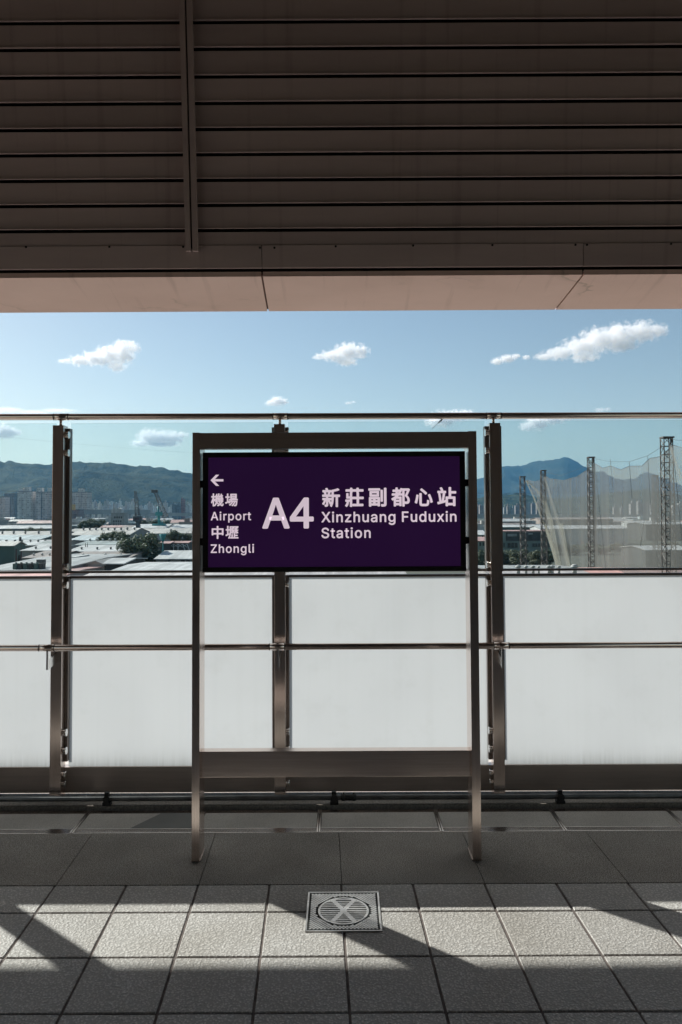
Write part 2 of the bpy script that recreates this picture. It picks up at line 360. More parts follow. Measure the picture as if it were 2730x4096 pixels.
# ================================================================== RAILING
RY = 4.09; PX = [-3.96, -2.757, -1.5535, -.3413, .839, 2.04, 3.24]
PD, PW = .068, .06
rail = thing('railing', 'stainless steel platform railing with clear upper and frosted lower glass panels', 'railing', (0, 4.125, 0))
def ztop(i): return 2.0455-.0015*i
BOLT_Y = [1740, 1812, 2268, 2341, 2930, 3003, 3100, 3136]
BOLT_Z = [at_y(222, y, 4.125).z for y in BOLT_Y]
def bolt_bm(z, sgn, px):
    b = nb(); x0 = sgn*PW/2
    add_tube(b, (px+x0, 4.125, z), (px+x0+sgn*.012, 4.125, z), .015, 20)
    add_tube(b, (px+x0+sgn*.0122, 4.125, z), (px+x0+sgn*.0185, 4.125, z), .0195, 28)
    return b
posts = []
p0 = None
for i, px in enumerate(PX):
    if p0 is None:
        b = nb(); add_box(b, px-PW/2, px+PW/2, RY, RY+PD, .0145, 2.042, .0025, 2)
        p0 = pt = obj('post', b, STEEL_V, rail)
        b = nb(); add_box(b, px-.033, px+.033, RY-.003, RY+.072, .0135, .022); obj('foot_plate', b, STEEL_D, pt)
        b = nb(); add_tube(b, (px, 4.13, 2.04), (px, 4.13, 2.075), .0075, 14); add_tube(b, (px, 4.13, 2.0735), (px, 4.13, 2.077), .017, 16); obj('stem', b, STEEL_V, pt)
        b = nb(); th = .0045
        prof = [(3.966, .738), (3.966, .835), (3.9845, .835), (3.9845, .785), (RY, .808), (RY, .752), (3.985, .738), (3.976, .734)]
        add_poly(b, [(px-th, y, z) for (y, z) in prof], (2*th, 0, 0)); obj('rail_bracket', b, BOLTM, pt)
    else:
        pt = dup(p0, (p0.location.x+px-PX[0], p0.location.y, p0.location.z), rail)
    posts.append(pt)
for i, px in enumerate(PX):     # glass standoff bolts on one side of each post
    for z in BOLT_Z:
        b = bolt_bm(z, 1 if i < 4 else -1, px); bmesh.ops.translate(b, verts=b.verts, vec=-rail.location-posts[i].location); obj('bolt', b, BOLTM, posts[i], local=True)
def rail_tube(name, Y, za, zb, r, sleeves):
    xs = [-4.3, 4.4]
    zf = lambda x: za+(zb-za)*(x+1.9)/3.8
    b = nb(); add_tube(b, (xs[0], Y, zf(xs[0])), (xs[1], Y, zf(xs[1])), r, 24)
    h = obj(name, b, STEEL_H, rail)
    for px in PX:
        a, c = px+sleeves[0], px+sleeves[1]
        b = nb(); add_tube(b, (a, Y, zf(a)), (c, Y, zf(c)), r+.0009, 24); obj('sleeve', b, STEEL_H, h)
        for e in (a, c):
            b = nb(); add_tube(b, (e-.0011, Y, zf(e)), (e+.0011, Y, zf(e)), r+.0012, 24); obj('seam', b, BLACKM, h)
    return h
rail_tube('handrail', 4.13, 2.0935, 2.0825, .0178, (-.038, .042))
rail_tube('mid_rail', 3.975, .8515, .8505, .0172, (-.045, .035))
BF, BB = 4.142, 4.184    # glazing channel front and back
ZC0, ZC1 = 1.2275, 1.2405         # bottom bar of clear pane
ZF0, ZF1 = 1.199, 1.2125          # top bar of frosted pane
for i in range(len(PX)-1):
    xa, xb = PX[i]+.0305, PX[i+1]-.0305
    c = obj('clear_panel', add_box(nb(), xa+.011, xb-.011, BF+.030, BF+.040, ZC0+.008, 2.062, .001, 1), GLASS, rail)
    b = nb(); add_box(b, xa, xa+.016, BF, BB, ZC0, 2.03, .002, 2); add_box(b, xb-.016, xb, BF, BB, ZC0, 2.03, .002, 2)
    add_box(b, xa+.016, xb-.016, BF+.016, BB-.001, ZC0, ZC1, .002, 2); obj('panel_channel', b, STEEL_D, c)
    # frosted pane: etched front face (slot 0), clear back and edges (slot 1)
    b = nb(); add_box(b, xa+.012, xb-.012, BF+.030, BF+.040, .162, ZF0+.004)
    for f in b.faces: f.material_index = 0 if f.normal.y < -.9 else 1
    b.normal_update()
    for f in b.faces: f.material_index = 0 if f.normal.y < -.9 else 1
    p = obj('frosted_panel', b, [FROST, GLASS], rail)
    b = nb(); add_box(b, xa, xa+.016, BF, BB, .205, ZF1, .002, 2); add_box(b, xb-.016, xb, BF, BB, .205, ZF1, .002, 2)
    add_box(b, xa+.016, xb-.016, BF+.016, BB-.001, ZF0, ZF1, .002, 2); obj('panel_channel', b, STEEL_D, p)
    b = nb(); add_box(b, PX[i]-.0, PX[i+1]-.0015, 4.16, 4.21, .03, .1695, .003, 2); obj('kick_plate', b, PLATE, rail)

# ---------------------------------------------------------------- pipe in front of the kerb
pz, py = .0485, 4.03
pipe = thing('pipe', 'thin grey galvanised pipe running along the foot of the railing', 'pipe', (0, py, pz))
b = nb(); add_tube(b, (-4.2, py, pz), (4.3, py, pz), .0142, 20); obj('tube', b, GALV, pipe)
for cx in (at_y(430, 3200, py).x, at_y(1338, 3200, py).x, at_y(2242, 3200, py).x):
    b = nb(); add_box(b, cx-.022, cx+.022, py-.018, py+.02, .0145, .032, .003, 2)
    add_box(b, cx-.0125, cx+.0125, py-.0195, py-.012, .031, .064, .003, 2); add_tube(b, (cx, py-.021, pz), (cx, py+.02, pz), .0185, 20)
    c = obj('clamp', b, CLAMPM, pipe)
    b = nb(); add_box(b, cx-.0135, cx+.0105, py-.012, py+.01, .062, .083, .005, 2); add_tube(b, (cx-.0015, py-.0145, .0735), (cx-.0015, py-.01, .0735), .0055, 14)
    obj('clamp_bolt', b, CLAMPM, c)
xa, xb = at_y(1366, 3200, py).x, at_y(1426, 3200, py).x
b = nb(); add_tube(b, (xa, py, pz), (xb, py, pz), .0168, 20)
for x in (xa+.012, xb-.012):
    add_tube(b, (x-.007, py, pz), (x+.007, py, pz), .0185, 20); add_tube(b, (x, py, pz+.016), (x, py, pz+.0255), .0045, 10)
obj('coupling', b, CLAMPM, pipe)
# scraps lying on the kerb
LIT = pm('white paper scrap', (.75, .72, .70))
for (nm, px, py_, lab, w, r) in (('paper_scrap', 370, 3220, 'tiny white scrap on the kerb beside the left pipe clamp', .011, .5), ('paper_scrap', 1275, 3220, 'tiny white sliver on the kerb left of the middle pipe clamp', .016, .35), ('paper_scrap', 2172, 3216, 'faint pale fleck on the kerb left of the right pipe clamp', .012, .1)):
    p = at_z(px, py_, .0155); b = nb(); add_box(b, -w/2, w/2, -.0022, .0022, 0, .002, .0008, 1); o = obj(nm, b, LIT, local=True); o.location = (p.x, p.y, .0147); o.rotation_euler = (0, 0, -r)
    tag(o, lab, 'scrap', 'scraps on the kerb')
# shrivelled leaf caught under the handrail on a thread
LEAFM = pm('dark dry leaf', (.03, .045, .035), (.05, .06, .05), 40, .8)
p = at_y(1762, 1684, 4.128)
t = thing('dry_leaf', 'small dark shrivelled leaf hanging slantwise from a thread under the handrail', 'leaf', p)
b = nb(); q = [at_y(x, y, 4.128) for (x, y) in ((1773, 1676), (1765, 1677), (1757, 1686), (1751, 1694), (1757, 1692), (1764, 1687), (1770, 1682))]
add_poly(b, q, (0, .004, 0)); obj('blade', b, LEAFM, t)
b = nb(); add_tube(b, at_y(1752, 1693, 4.13), at_y(1730, 1717, 4.13), .0006, 6)
for (x, y) in ((1735.5, 1710.5), (1738.5, 1707), (1730.5, 1715.5)): add_tube(b, at_y(x-1.3, y+1.5, 4.13), at_y(x+1.3, y-1.5, 4.13), .0016, 6)
obj('thread', b, LEAFM, t)

# ================================================================== STATION SIGN
SY = 3.405
L0, L1 = at_z(767, 3449.7, 0).x, at_z(798, 3449.7, 0).x
Rt0, Rt1 = at_y(1893, 3441, SY).x, at_y(1927.5, 3441, SY).x
zt = at_y(1365, 1727, SY).z
sign = thing('station_sign', 'freestanding steel framed purple station sign lettered A4 Xinzhuang Fuduxin Station', 'sign', (-.03, SY+.06, 0))
for (xa, xb) in ((L0, L1), (Rt0, Rt1)):
    b = nb(); add_box(b, xa, xb, SY, SY+.122, 0, zt, .0016, 2); pt = obj('post', b, STEEL_V, sign)
    b = nb(); add_box(b, xa-.004, xb+.004, SY+.005, SY+.126, .0006, .004); obj('foot_shim', b, STEEL_D, pt)
zb0 = at_y(1365, 1793, SY+.004).z
b = nb(); add_box(b, L1, Rt0, SY+.004, SY+.06, zb0, zt-.0015, .0014, 2); obj('top_beam', b, STEEL_H, sign)
z0, z1 = at_y(1365, 3107.5, SY+.035).z, at_y(1365, 3004, SY+.035).z
b = nb(); add_box(b, L1, Rt0, SY+.035, SY+.085, z0, z1, .0016, 2); obj('bottom_beam', b, STEEL_H, sign)
# illuminated sign box
BY = SY+.02
a, c = at_y(811, 1805.6, BY), at_y(1866.5, 2285.5, BY)
bx0, bx1, bz1, bz0 = a.x, c.x, at_y(1365, 1807, BY).z, at_y(1365, 2286.5, BY).z
ix0, ix1, iz1, iz0 = at_y(833, 2000, BY).x, at_y(1842, 2000, BY).x, at_y(1365, 1827, BY).z, at_y(1365, 2267, BY).z
b = nb()
for (xa, xb, za, zb) in ((bx0, bx1, iz1, bz1), (bx0, bx1, bz0, iz0), (bx0, ix0, iz0, iz1), (ix1, bx1, iz0, iz1)):
    add_box(b, xa, xb, BY, BY+.085, za, zb, .002, 2)
add_box(b, ix0, ix1, BY+.03, BY+.08, iz0, iz1)
case = obj('sign_casing', b, SIGNBLK, sign)
for sx, xe in ((-1, bx0), (1, bx1)):
    for yy in ((1933, 2165)):
        z = at_y(1365, yy, BY).z; b = nb(); add_box(b, min(xe, xe+sx*.012), max(xe, xe+sx*.012), BY+.02, BY+.05, z-.016, z+.016); obj('clip', b, SIGNBLK, case)
def lit_mat(name, col, em, est, rough=.4, grain=0.):
    mt, nt, out = new_mat(name); bs = N(nt, 'ShaderNodeBsdfPrincipled', Roughness=rough)
    bs.inputs['Base Color'].default_value = c4(col); bs.inputs['Specular IOR Level'].default_value = .35
    co = coords(nt); nz = N(nt, 'ShaderNodeTexNoise', Scale=1.7, Detail=5.); L(nt, co, nz.inputs['Vector'])
    r = ramp(nt, nz.outputs['Fac'], [(.3, tuple(v*.8 for v in em)), (.7, em)])
    L(nt, r.outputs[0], bs.inputs['Emission Color']); bs.inputs['Emission Strength'].default_value = est
    L(nt, bs.outputs[0], out.inputs[0]); return mt
PURPLE = lit_mat('backlit purple acrylic', (.020, .006, .034), (.0185, .0048, .0325), SIGN_E)
LETTER = lit_mat('backlit white lettering', (.5, .45, .49), (.56, .46, .525), LET_E)
FY = BY+.008
b = nb(); add_box(b, ix0-.001, ix1+.001, FY, FY+.01, iz0-.001, iz1+.001); face = obj('sign_face', b, PURPLE, case)
# letter outlines, 1000 units to the em; heavier weight made by layering shifted copies a hair apart in depth
GLYPH = {
 'A': '16,0 201,509 276,509 463,0 395,0 287,302 280,323 272,346 264,372 255,402 244,438 232,478 245,478 233,437 222,402 213,371 204,345 197,322 191,302 85,0|110,142 110,199 370,199 370,142',
 'i': '53,0 53,379 114,379 114,0|84,443 67,446 54,455 44,468 41,483 44,499 54,512 67,521 84,524 100,521 114,512 123,499 126,483 123,468 114,455 100,446',
 'r': '53,0 53,379 112,379 112,321 115,321 130,347 152,367 171,377 191,383 213,385 221,385 229,384 237,384 243,384 243,322 239,323 230,324 219,325 207,326 182,323 159,315 140,301 126,284 117,262 114,237 114,0',
 'p': '53,-143 53,379 112,379 112,319 118,319 126,331 137,346 152,360 171,373 197,381 229,384 259,382 287,374 313,361 335,342 354,320 370,293 381,261 388,227 390,189 388,151 381,116 370,84 355,57 336,34 313,16 288,3 260,-6 229,-8 198,-5 173,4 153,17 138,31 127,46 118,59 114,59 114,-143|220,47 242,49 262,55 279,66 294,80 306,97 316,117 323,139 327,163 328,189 327,215 323,239 316,261 307,281 295,298 280,311 262,322 243,328 220,330 198,328 178,322 161,312 147,299 134,282 125,263 118,241 114,216 113,189 114,162 118,138 125,115 135,95 147,78 162,65 179,55 198,49',
 'o': '207,-8 174,-5 144,3 117,16 93,35 72,58 56,85 44,116 37,150 34,187 37,225 44,260 56,291 72,318 93,341 117,360 144,374 174,382 207,384 241,382 271,374 299,360 323,341 343,318 359,291 371,260 379,225 381,187 379,150 371,116 359,85 343,58 323,35 299,16 271,3 241,-5|207,46 231,49 252,55 270,66 285,80 298,97 307,117 314,139 318,163 319,187 318,212 314,236 307,258 298,278 285,296 270,310 252,321 231,328 207,330 184,328 163,321 145,310 130,296 118,278 108,258 102,236 98,212 96,187 98,163 102,139 108,117 118,97 130,80 145,66 163,55 184,49',
 't': '204,379 204,327 6,327 6,379|65,471 126,471 126,98 128,76 136,61 150,53 170,50 177,50 185,51 194,52 202,54 213,2 203,-1 192,-3 180,-4 168,-4 138,-1 113,7 92,21 77,41 68,64 65,93',
 'Z': '42,0 42,46 273,385 289,408 306,431 323,453 341,476 348,454 327,453 306,453 285,452 265,452 244,452 223,452 40,452 40,509 397,509 397,462 169,129 152,105 134,81 116,57 97,33 90,54 111,55 131,56 152,57 173,57 193,57 214,57 399,57 399,0',
 'h': '114,227 114,0 53,0 53,509 114,509 114,287 102,287 116,319 132,344 152,362 175,374 200,382 227,384 252,383 275,377 295,369 313,356 328,340 341,321 350,298 355,271 357,240 357,0 296,0 296,235 293,263 286,286 273,304 256,318 235,326 210,329 184,326 161,317 141,303 126,283 117,257',
 'n': '114,227 114,0 53,0 53,379 112,379 112,287 102,287 116,319 132,344 152,362 175,374 200,382 227,384 252,383 275,377 295,369 313,356 328,340 341,321 350,298 355,271 357,240 357,0 296,0 296,235 293,263 286,286 273,304 256,318 235,326 210,329 184,326 161,317 141,303 126,283 117,257',
 'g': '207,-151 180,-149 156,-146 134,-140 105,-127 82,-110 64,-91 51,-69 101,-41 110,-53 122,-66 136,-78 154,-88 178,-95 207,-97 236,-95 261,-87 282,-75 298,-58 308,-34 311,-6 311,68 306,68 298,56 287,41 272,28 252,16 227,8 195,5 165,7 138,14 113,27 90,43 71,65 55,90 43,120 36,154 34,191 36,229 43,263 55,293 71,320 90,342 112,361 138,374 166,382 196,384 228,382 253,373 273,360 288,346 299,331 308,319 313,319 313,379 372,379 372,-9 370,-40 363,-67 350,-90 334,-109 314,-124 291,-136 265,-144 237,-149|205,59 227,61 246,66 264,75 285,95 300,121 307,142 311,166 312,193 311,219 307,242 300,264 291,283 279,299 264,312 247,322 227,328 205,330 182,328 163,322 145,312 130,298 118,282 109,262 102,241 98,218 96,193 98,167 102,144 109,123 124,96 145,76 163,66 183,61',
 'l': '139,-2 112,0 91,8 74,20 62,37 55,59 53,84 53,509 114,509 114,99 115,77 120,62 130,54 146,52 154,52 160,53 165,53 170,54 181,3 172,1 162,-1 151,-2',
 'X': '18,0 217,284 217,236 29,509 104,509 178,400 192,379 204,361 214,345 223,329 233,312 243,292 232,292 243,311 252,329 261,345 272,361 284,379 298,400 374,509 446,509 259,239 259,287 456,0 382,0 292,129 279,149 268,165 259,180 250,195 241,212 230,231 244,231 235,213 225,196 216,181 206,166 195,149 182,129 91,0',
 'z': '42,0 42,46 254,320 254,323 48,323 48,379 333,379 333,331 126,60 126,56 339,56 339,0',
 'u': '182,-5 158,-3 135,2 115,11 97,23 82,39 69,59 60,82 54,109 53,139 53,379 114,379 114,144 116,117 124,94 137,75 154,61 175,53 200,50 226,53 249,62 268,77 283,97 293,122 296,153 296,379 357,379 357,0 298,0 298,92 307,92 294,60 277,35 257,17 234,5 209,-3',
 'a': '160,-9 137,-7 115,-3 94,5 76,15 60,29 48,45 38,63 32,84 30,108 34,138 43,161 58,179 78,193 100,203 125,211 152,216 178,220 209,224 234,227 252,230 265,235 273,243 276,255 276,257 273,279 267,297 256,311 240,322 220,329 196,331 171,329 149,322 132,313 118,301 107,288 100,274 41,291 51,313 64,331 79,346 95,358 114,368 133,375 153,380 173,383 194,384 215,383 239,379 263,372 286,360 306,343 322,320 330,301 335,278 337,251 337,0 277,0 277,52 272,52 264,38 252,25 236,12 215,1 190,-6|170,45 202,49 228,59 248,74 263,93 272,115 276,138 276,190 270,186 259,182 246,179 231,176 216,173 200,171 186,169 175,168 154,164 134,159 117,150 103,139 95,124 92,105 94,87 102,72 114,61 130,52 149,47',
 'F': '60,0 60,509 369,509 369,452 125,452 125,278 346,278 346,221 125,221 125,0',
 'd': '195,-8 165,-6 137,3 111,16 89,34 70,57 55,84 43,116 36,151 34,189 36,227 43,261 55,293 70,320 89,342 112,361 137,374 165,382 196,384 228,381 253,373 272,360 287,346 298,331 306,319 311,319 311,509 372,509 372,0 313,0 313,59 307,59 298,46 287,31 272,17 252,4 227,-5|205,47 226,49 246,55 263,65 278,78 290,95 299,115 306,138 310,162 312,189 310,216 306,241 300,263 290,282 278,299 263,312 246,322 227,328 205,330 182,328 162,322 145,311 130,298 118,281 108,261 102,239 98,215 96,189 98,163 102,139 109,117 118,97 130,80 145,66 162,55 182,49',
 'S': '224,-9 188,-7 156,-1 128,9 102,23 81,40 64,60 51,83 42,109 38,137 104,137 110,110 123,88 142,71 166,59 194,52 224,49 246,50 267,54 286,60 311,74 329,92 341,114 346,139 342,161 332,179 316,193 296,205 272,214 245,222 184,239 145,253 112,269 86,289 67,313 56,341 52,372 54,400 62,425 75,448 92,468 113,484 138,498 165,508 195,514 227,516 259,514 289,508 316,498 340,484 360,468 377,449 390,427 398,403 401,378 337,378 332,402 320,421 302,437 280,449 254,456 225,459 194,456 167,448 145,435 129,418 118,398 115,376 119,352 131,334 148,319 169,308 191,300 212,293 264,279 287,272 312,264 336,252 359,238 379,220 395,198 402,180 407,161 408,139 406,112 399,87 386,64 370,43 349,25 323,11 294,0 261,-7',
 '4': '262,0 324,0 324,122 408,122 408,176 324,176 324,509 262,509 22,178 22,122 262,122|262,176 84,176 258,418 262,418',
 'x': '21,0 171,218 171,171 29,379 100,379 147,306 159,287 170,270 179,253 193,229 207,206 175,206 190,229 202,253 211,270 222,287 233,306 282,379 352,379 209,169 209,214 358,0 287,0 231,85 214,112 200,136 187,159 173,182 205,182 191,159 178,136 165,112 148,85 91,0',
 '機': '56,294 56,227 17,227 17,202 52,202 41,154 26,109 9,73 16,61 21,48 34,74 46,108 56,145 56,-28 77,-28 77,147 88,125 96,106 109,125 101,140 88,161 77,179 77,202 106,202 106,227 77,227 77,294|201,292 204,226 209,167 216,113 162,113 162,134 140,134 140,113 113,113 113,92 139,92 133,57 117,22 87,-11 96,-18 104,-27 129,-2 146,27 157,56 177,37 194,20 210,36 197,50 179,65 161,79 162,92 220,92 226,68 232,47 240,28 220,13 198,1 174,-9 182,-18 189,-26 211,-16 231,-5 251,8 266,-10 285,-22 306,-28 325,-17 338,23 329,29 320,36 314,7 305,-2 286,5 269,23 286,40 300,59 312,80 290,88 276,65 258,44 250,66 243,92 328,92 328,113 298,113 308,123 291,136 271,148 258,136 274,125 289,113 238,113 231,166 226,225 223,292|246,143 253,145 271,148 310,153 314,139 331,145 323,170 312,197 296,192 300,181 305,170 268,166 286,189 304,216 320,244 300,252 295,240 289,228 263,226 274,243 284,261 293,281 274,287 265,264 255,245 248,233 242,225 236,222 240,212 242,203 252,206 278,210 265,190 257,178 248,167 239,162 243,152|120,136 127,138 145,141 183,147 187,133 204,139 197,163 187,191 170,186 174,175 178,164 143,159 161,183 180,209 196,237 178,244 172,233 166,222 138,218 150,237 162,258 173,280 154,286 143,261 132,240 124,227 117,219 111,215 114,205 117,196 126,199 155,203 141,183 131,171 122,160 113,155 117,145',
 '場': '174,217 287,217 287,190 174,190|174,264 287,264 287,236 174,236|150,284 150,170 311,170 311,284|116,150 116,127 165,127 145,100 122,76 95,57 105,49 113,41 129,53 144,66 159,81 194,81 172,50 144,23 115,2 125,-6 133,-14 165,12 195,45 218,81 252,81 234,44 211,11 183,-14 194,-21 203,-29 232,0 256,39 274,81 301,81 297,36 292,9 286,-3 281,-6 275,-7 263,-6 245,-5 250,-16 251,-27 271,-27 286,-27 297,-24 306,-18 315,-1 321,34 327,92 328,99 328,103 176,103 184,115 191,127 336,127 336,150|12,62 22,36 54,52 89,69 126,87 120,110 84,94 84,193 122,193 122,218 84,218 84,291 60,291 60,218 19,218 19,193 60,193 60,83 34,72',
 '中': '160,294 160,231 34,231 34,65 60,65 60,87 160,87 160,-28 188,-28 188,87 289,87 289,67 316,67 316,231 188,231 188,294|60,113 60,206 160,206 160,113|289,113 188,113 188,206 289,206',
 '壢': '120,281 120,162 119,137 118,110 115,82 110,103 77,90 77,184 108,184 108,208 77,208 77,291 53,291 53,208 18,208 18,184 53,184 53,80 31,72 12,65 21,40 114,80 108,47 97,15 81,-14 91,-20 100,-28 128,32 141,99 143,162 143,258 334,258 334,281|216,251 198,243 175,235 152,229 155,221 158,214 172,216 185,220 185,197 151,197 151,178 180,178 170,158 157,140 144,126 150,116 154,106 170,127 185,154 185,102 204,102 204,155 216,141 225,130 235,148 221,161 204,175 204,178 234,178 234,197 204,197 204,225 219,231 232,237|306,251 288,243 264,235 239,229 243,221 245,214 259,216 273,220 273,197 242,197 242,178 268,178 255,157 241,138 227,123 232,114 236,105 249,119 261,136 273,155 273,102 292,102 292,155 307,128 322,107 329,114 336,121 323,136 309,156 297,178 331,178 331,197 292,197 292,225 309,231 324,237|166,76 166,2 132,2 132,-20 336,-20 336,2 250,2 250,41 315,41 315,63 250,63 250,98 227,98 227,2 189,2 189,76',
 '新': '126,75 137,56 147,36 155,18 173,29 166,46 156,65 144,84|47,82 39,61 28,41 14,24 24,17 33,11 46,30 59,53 69,77|194,261 194,140 192,90 183,38 161,-9 172,-16 181,-25 205,27 216,85 218,140 218,151 271,151 271,-26 297,-26 297,151 335,151 335,176 218,176 218,243 256,250 292,258 325,269 303,288 272,277 234,268|75,290 83,274 90,257 21,257 21,235 176,235 176,257 118,257 109,276 99,296|132,234 123,206 113,178 16,178 16,155 88,155 88,119 18,119 18,96 88,96 88,6 87,3 84,2 73,1 57,2 62,-9 64,-21 86,-20 102,-16 110,-8 112,6 112,96 178,96 178,119 112,119 112,155 182,155 182,178 137,178 147,202 157,228|44,228 53,202 58,178 81,184 75,208 65,233',
 '莊': '220,294 220,267 129,267 129,294 103,294 103,267 21,267 21,242 103,242 103,213 129,213 129,242 220,242 220,213 246,213 246,242 331,242 331,267 246,267 246,294|223,205 223,134 138,134 138,109 223,109 223,9 145,9 145,-16 328,-16 328,9 249,9 249,109 334,109 334,134 249,134 249,205|99,205 99,142 58,142 58,199 34,199 34,119 99,119 99,86 16,86 16,63 41,63 39,38 31,12 12,-13 22,-21 32,-29 53,1 62,33 64,63 99,63 99,-28 124,-28 124,205',
 '副': '236,252 236,58 260,58 260,252|297,287 297,6 295,0 289,-2 271,-2 241,-2 246,-15 249,-28 286,-27 308,-23 319,-13 323,6 323,287|21,278 21,255 213,255 213,278|66,209 168,209 168,169 66,169|42,230 42,148 193,148 193,230|106,13 54,13 54,49 106,49|130,13 130,49 183,49 183,13|30,123 30,-27 54,-27 54,-8 183,-8 183,-23 208,-23 208,123|106,69 54,69 54,102 106,102|130,69 130,102 183,102 183,69',
 '都': '178,282 167,258 154,235 154,254 110,254 110,291 85,291 85,254 31,254 31,230 85,230 85,188 15,188 15,165 99,165 71,139 40,118 7,99 16,89 24,78 38,86 52,95 52,-26 76,-26 76,-6 155,-6 155,-21 180,-21 180,131 98,131 116,147 132,165 196,165 196,188 151,188 170,215 187,244 202,275|110,230 151,230 136,209 120,188 110,188|76,16 76,54 155,54 155,16|76,75 76,109 155,109 155,75|211,274 211,-28 237,-28 237,249 303,249 290,219 275,185 259,154 288,125 303,98 307,74 305,57 297,47 289,44 280,43 267,42 251,43 256,30 258,18 276,17 291,18 304,21 315,26 329,44 333,72 329,98 315,126 286,157 304,192 321,228 337,263 318,275 314,274',
 '心': '103,196 103,23 108,-4 123,-18 152,-22 223,-22 253,-14 268,13 275,64 262,69 249,76 246,30 238,9 222,3 154,3 135,7 131,23 131,196|47,170 40,125 29,79 15,38 42,27 55,70 65,119 72,165|266,170 286,125 302,78 312,37 338,47 327,88 311,134 291,179|120,265 155,238 188,210 214,185 233,204 206,229 172,257 138,282',
 '站': '20,228 20,204 157,204 157,228|34,184 42,141 48,97 51,58 73,62 69,101 63,145 55,188|61,285 75,258 85,232 109,240 99,265 84,292|116,192 110,145 101,94 92,50 64,44 39,38 16,33 23,7 63,17 108,29 155,41 153,65 115,56 124,97 133,143 140,187|164,127 164,-28 189,-28 189,-11 295,-11 295,-26 321,-26 321,127 247,127 247,196 336,196 336,222 247,222 247,294 220,294 220,127|189,14 189,102 295,102 295,14',
}
ADV = {'A': 480, 'i': 167, 'r': 259, 'p': 424, 'o': 415, 't': 227, 'Z': 438, 'h': 410, 'n': 410, 'g': 425, 'l': 189, 'X': 474, 'z': 380, 'u': 410, 'a': 389, 'F': 410, 'd': 424, 'S': 447, '4': 453, 'x': 379}
def glyph_polys(ch):
    cu = bpy.data.curves.new('outline', 'CURVE'); cu.dimensions = '2D'; cu.fill_mode = 'BOTH'
    for con in GLYPH[ch].split('|'):
        pts = [tuple(map(float, p.split(','))) for p in con.split(' ')]
        sp = cu.splines.new('POLY'); sp.points.add(len(pts)-1); sp.use_cyclic_u = True
        for q, p in zip(sp.points, pts): q.co = (p[0]/1000, p[1]/1000, 0, 1)
    o = bpy.data.objects.new('outline', cu); COL.objects.link(o); bpy.context.view_layer.update()
    me = bpy.data.meshes.new_from_object(o.evaluated_get(bpy.context.evaluated_depsgraph_get()))
    r = ([tuple(v.co) for v in me.vertices], [tuple(f.vertices) for f in me.polygons])
    bpy.data.objects.remove(o); bpy.data.curves.remove(cu); bpy.data.meshes.remove(me); return r
GP = {ch: glyph_polys(ch) for ch in GLYPH}
def put_text(name, s, x0, x1, y0, y1, bold):
    """fit the lettering into a box given in photo pixels of the sign close-up (scale 1.3067)"""
    cx = lambda x: x/1.3067+740; cy = lambda y: y/1.3067+1700
    X0, X1 = at_y(cx(x0), 2050, FY).x, at_y(cx(x1), 2050, FY).x; Z1, Z0 = at_y(1365, cy(y0), FY).z, at_y(1365, cy(y1), FY).z
    chars = [c for c in s if c != ' ']
    lo = min(v[1] for c in chars for v in GP[c][0])-bold; hi = max(v[1] for c in chars for v in GP[c][0])+bold
    k = (Z1-Z0)/(hi-lo); pen = 0; at = []
    for c in s:
        if c == ' ': pen += .16; continue
        at.append((c, pen)); pen += ADV.get(c, 1000)/1000
    a0 = at[0][1]+min(v[0] for v in GP[at[0][0]][0])-bold; a1 = at[-1][1]+max(v[0] for v in GP[at[-1][0]][0])+bold
    n_ = len(s)-1; extra = ((X1-X0)/k-(a1-a0))/n_ if n_ else 0; kx = k if n_ else (X1-X0)/(a1-a0)
    b = nb()
    offs = [(0, 0)]+[(bold*math.cos(q*math.pi/6), bold*math.sin(q*math.pi/6)) for q in range(12)]
    idx = {}
    pos = [i for i, c in enumerate(s) if c != ' ']
    for (c, p), i in zip(at, pos):
        vs_, fs_ = GP[c]
        for m_, (ox, oz) in enumerate(offs):
            vv = [b.verts.new((X0+(v[0]+p+extra*i-a0+ox)*kx, FY-.0008-.00004*m_, Z0+(v[1]-lo+oz)*k)) for v in vs_]
            for f in fs_: b.faces.new([vv[q] for q in f])
    return obj(name, b, LETTER, face)
put_text('lettering', '機', 137, 204, 354, 422, .009); put_text('lettering', '場', 211, 277, 355, 422, .009)
put_text('lettering', 'Airport', 136, 347, 449, 507, .014)
put_text('lettering', '中', 141, 203, 524, 592, .009); put_text('lettering', '壢', 213, 281, 524, 592, .008)
put_text('lettering', 'Zhongli', 136, 362, 619, 678, .014)
put_text('lettering', 'A4', 405, 674, 378, 540, .016)
for ch, xa, xb, ya, yb in (('新', 718, 812, 328, 429), ('莊', 838, 936, 328, 429), ('副', 960, 1055, 329, 428), ('都', 1080, 1178, 328, 428), ('心', 1202, 1297, 333, 427), ('站', 1320, 1420, 327, 428)):
    put_text('lettering', ch, xa, xb, ya, yb, .010)
put_text('lettering', 'Xinzhuang Fuduxin', 714, 1420, 452, 524, .014)
put_text('lettering', 'Station', 714, 971, 535, 592, .014)
b = nb()
def spt(x, y): p = at_y(x/1.3067+740, y/1.3067+1700, FY); return (p.x, FY-.0012, p.z)
tip = [(135, 289), (163, 260), (180, 260), (158, 283), (202, 283), (202, 295), (158, 295), (180, 318), (163, 318)]
add_poly(b, [spt(*q) for q in tip], (0, .0008, 0)); obj('arrow', b, LETTER, face)
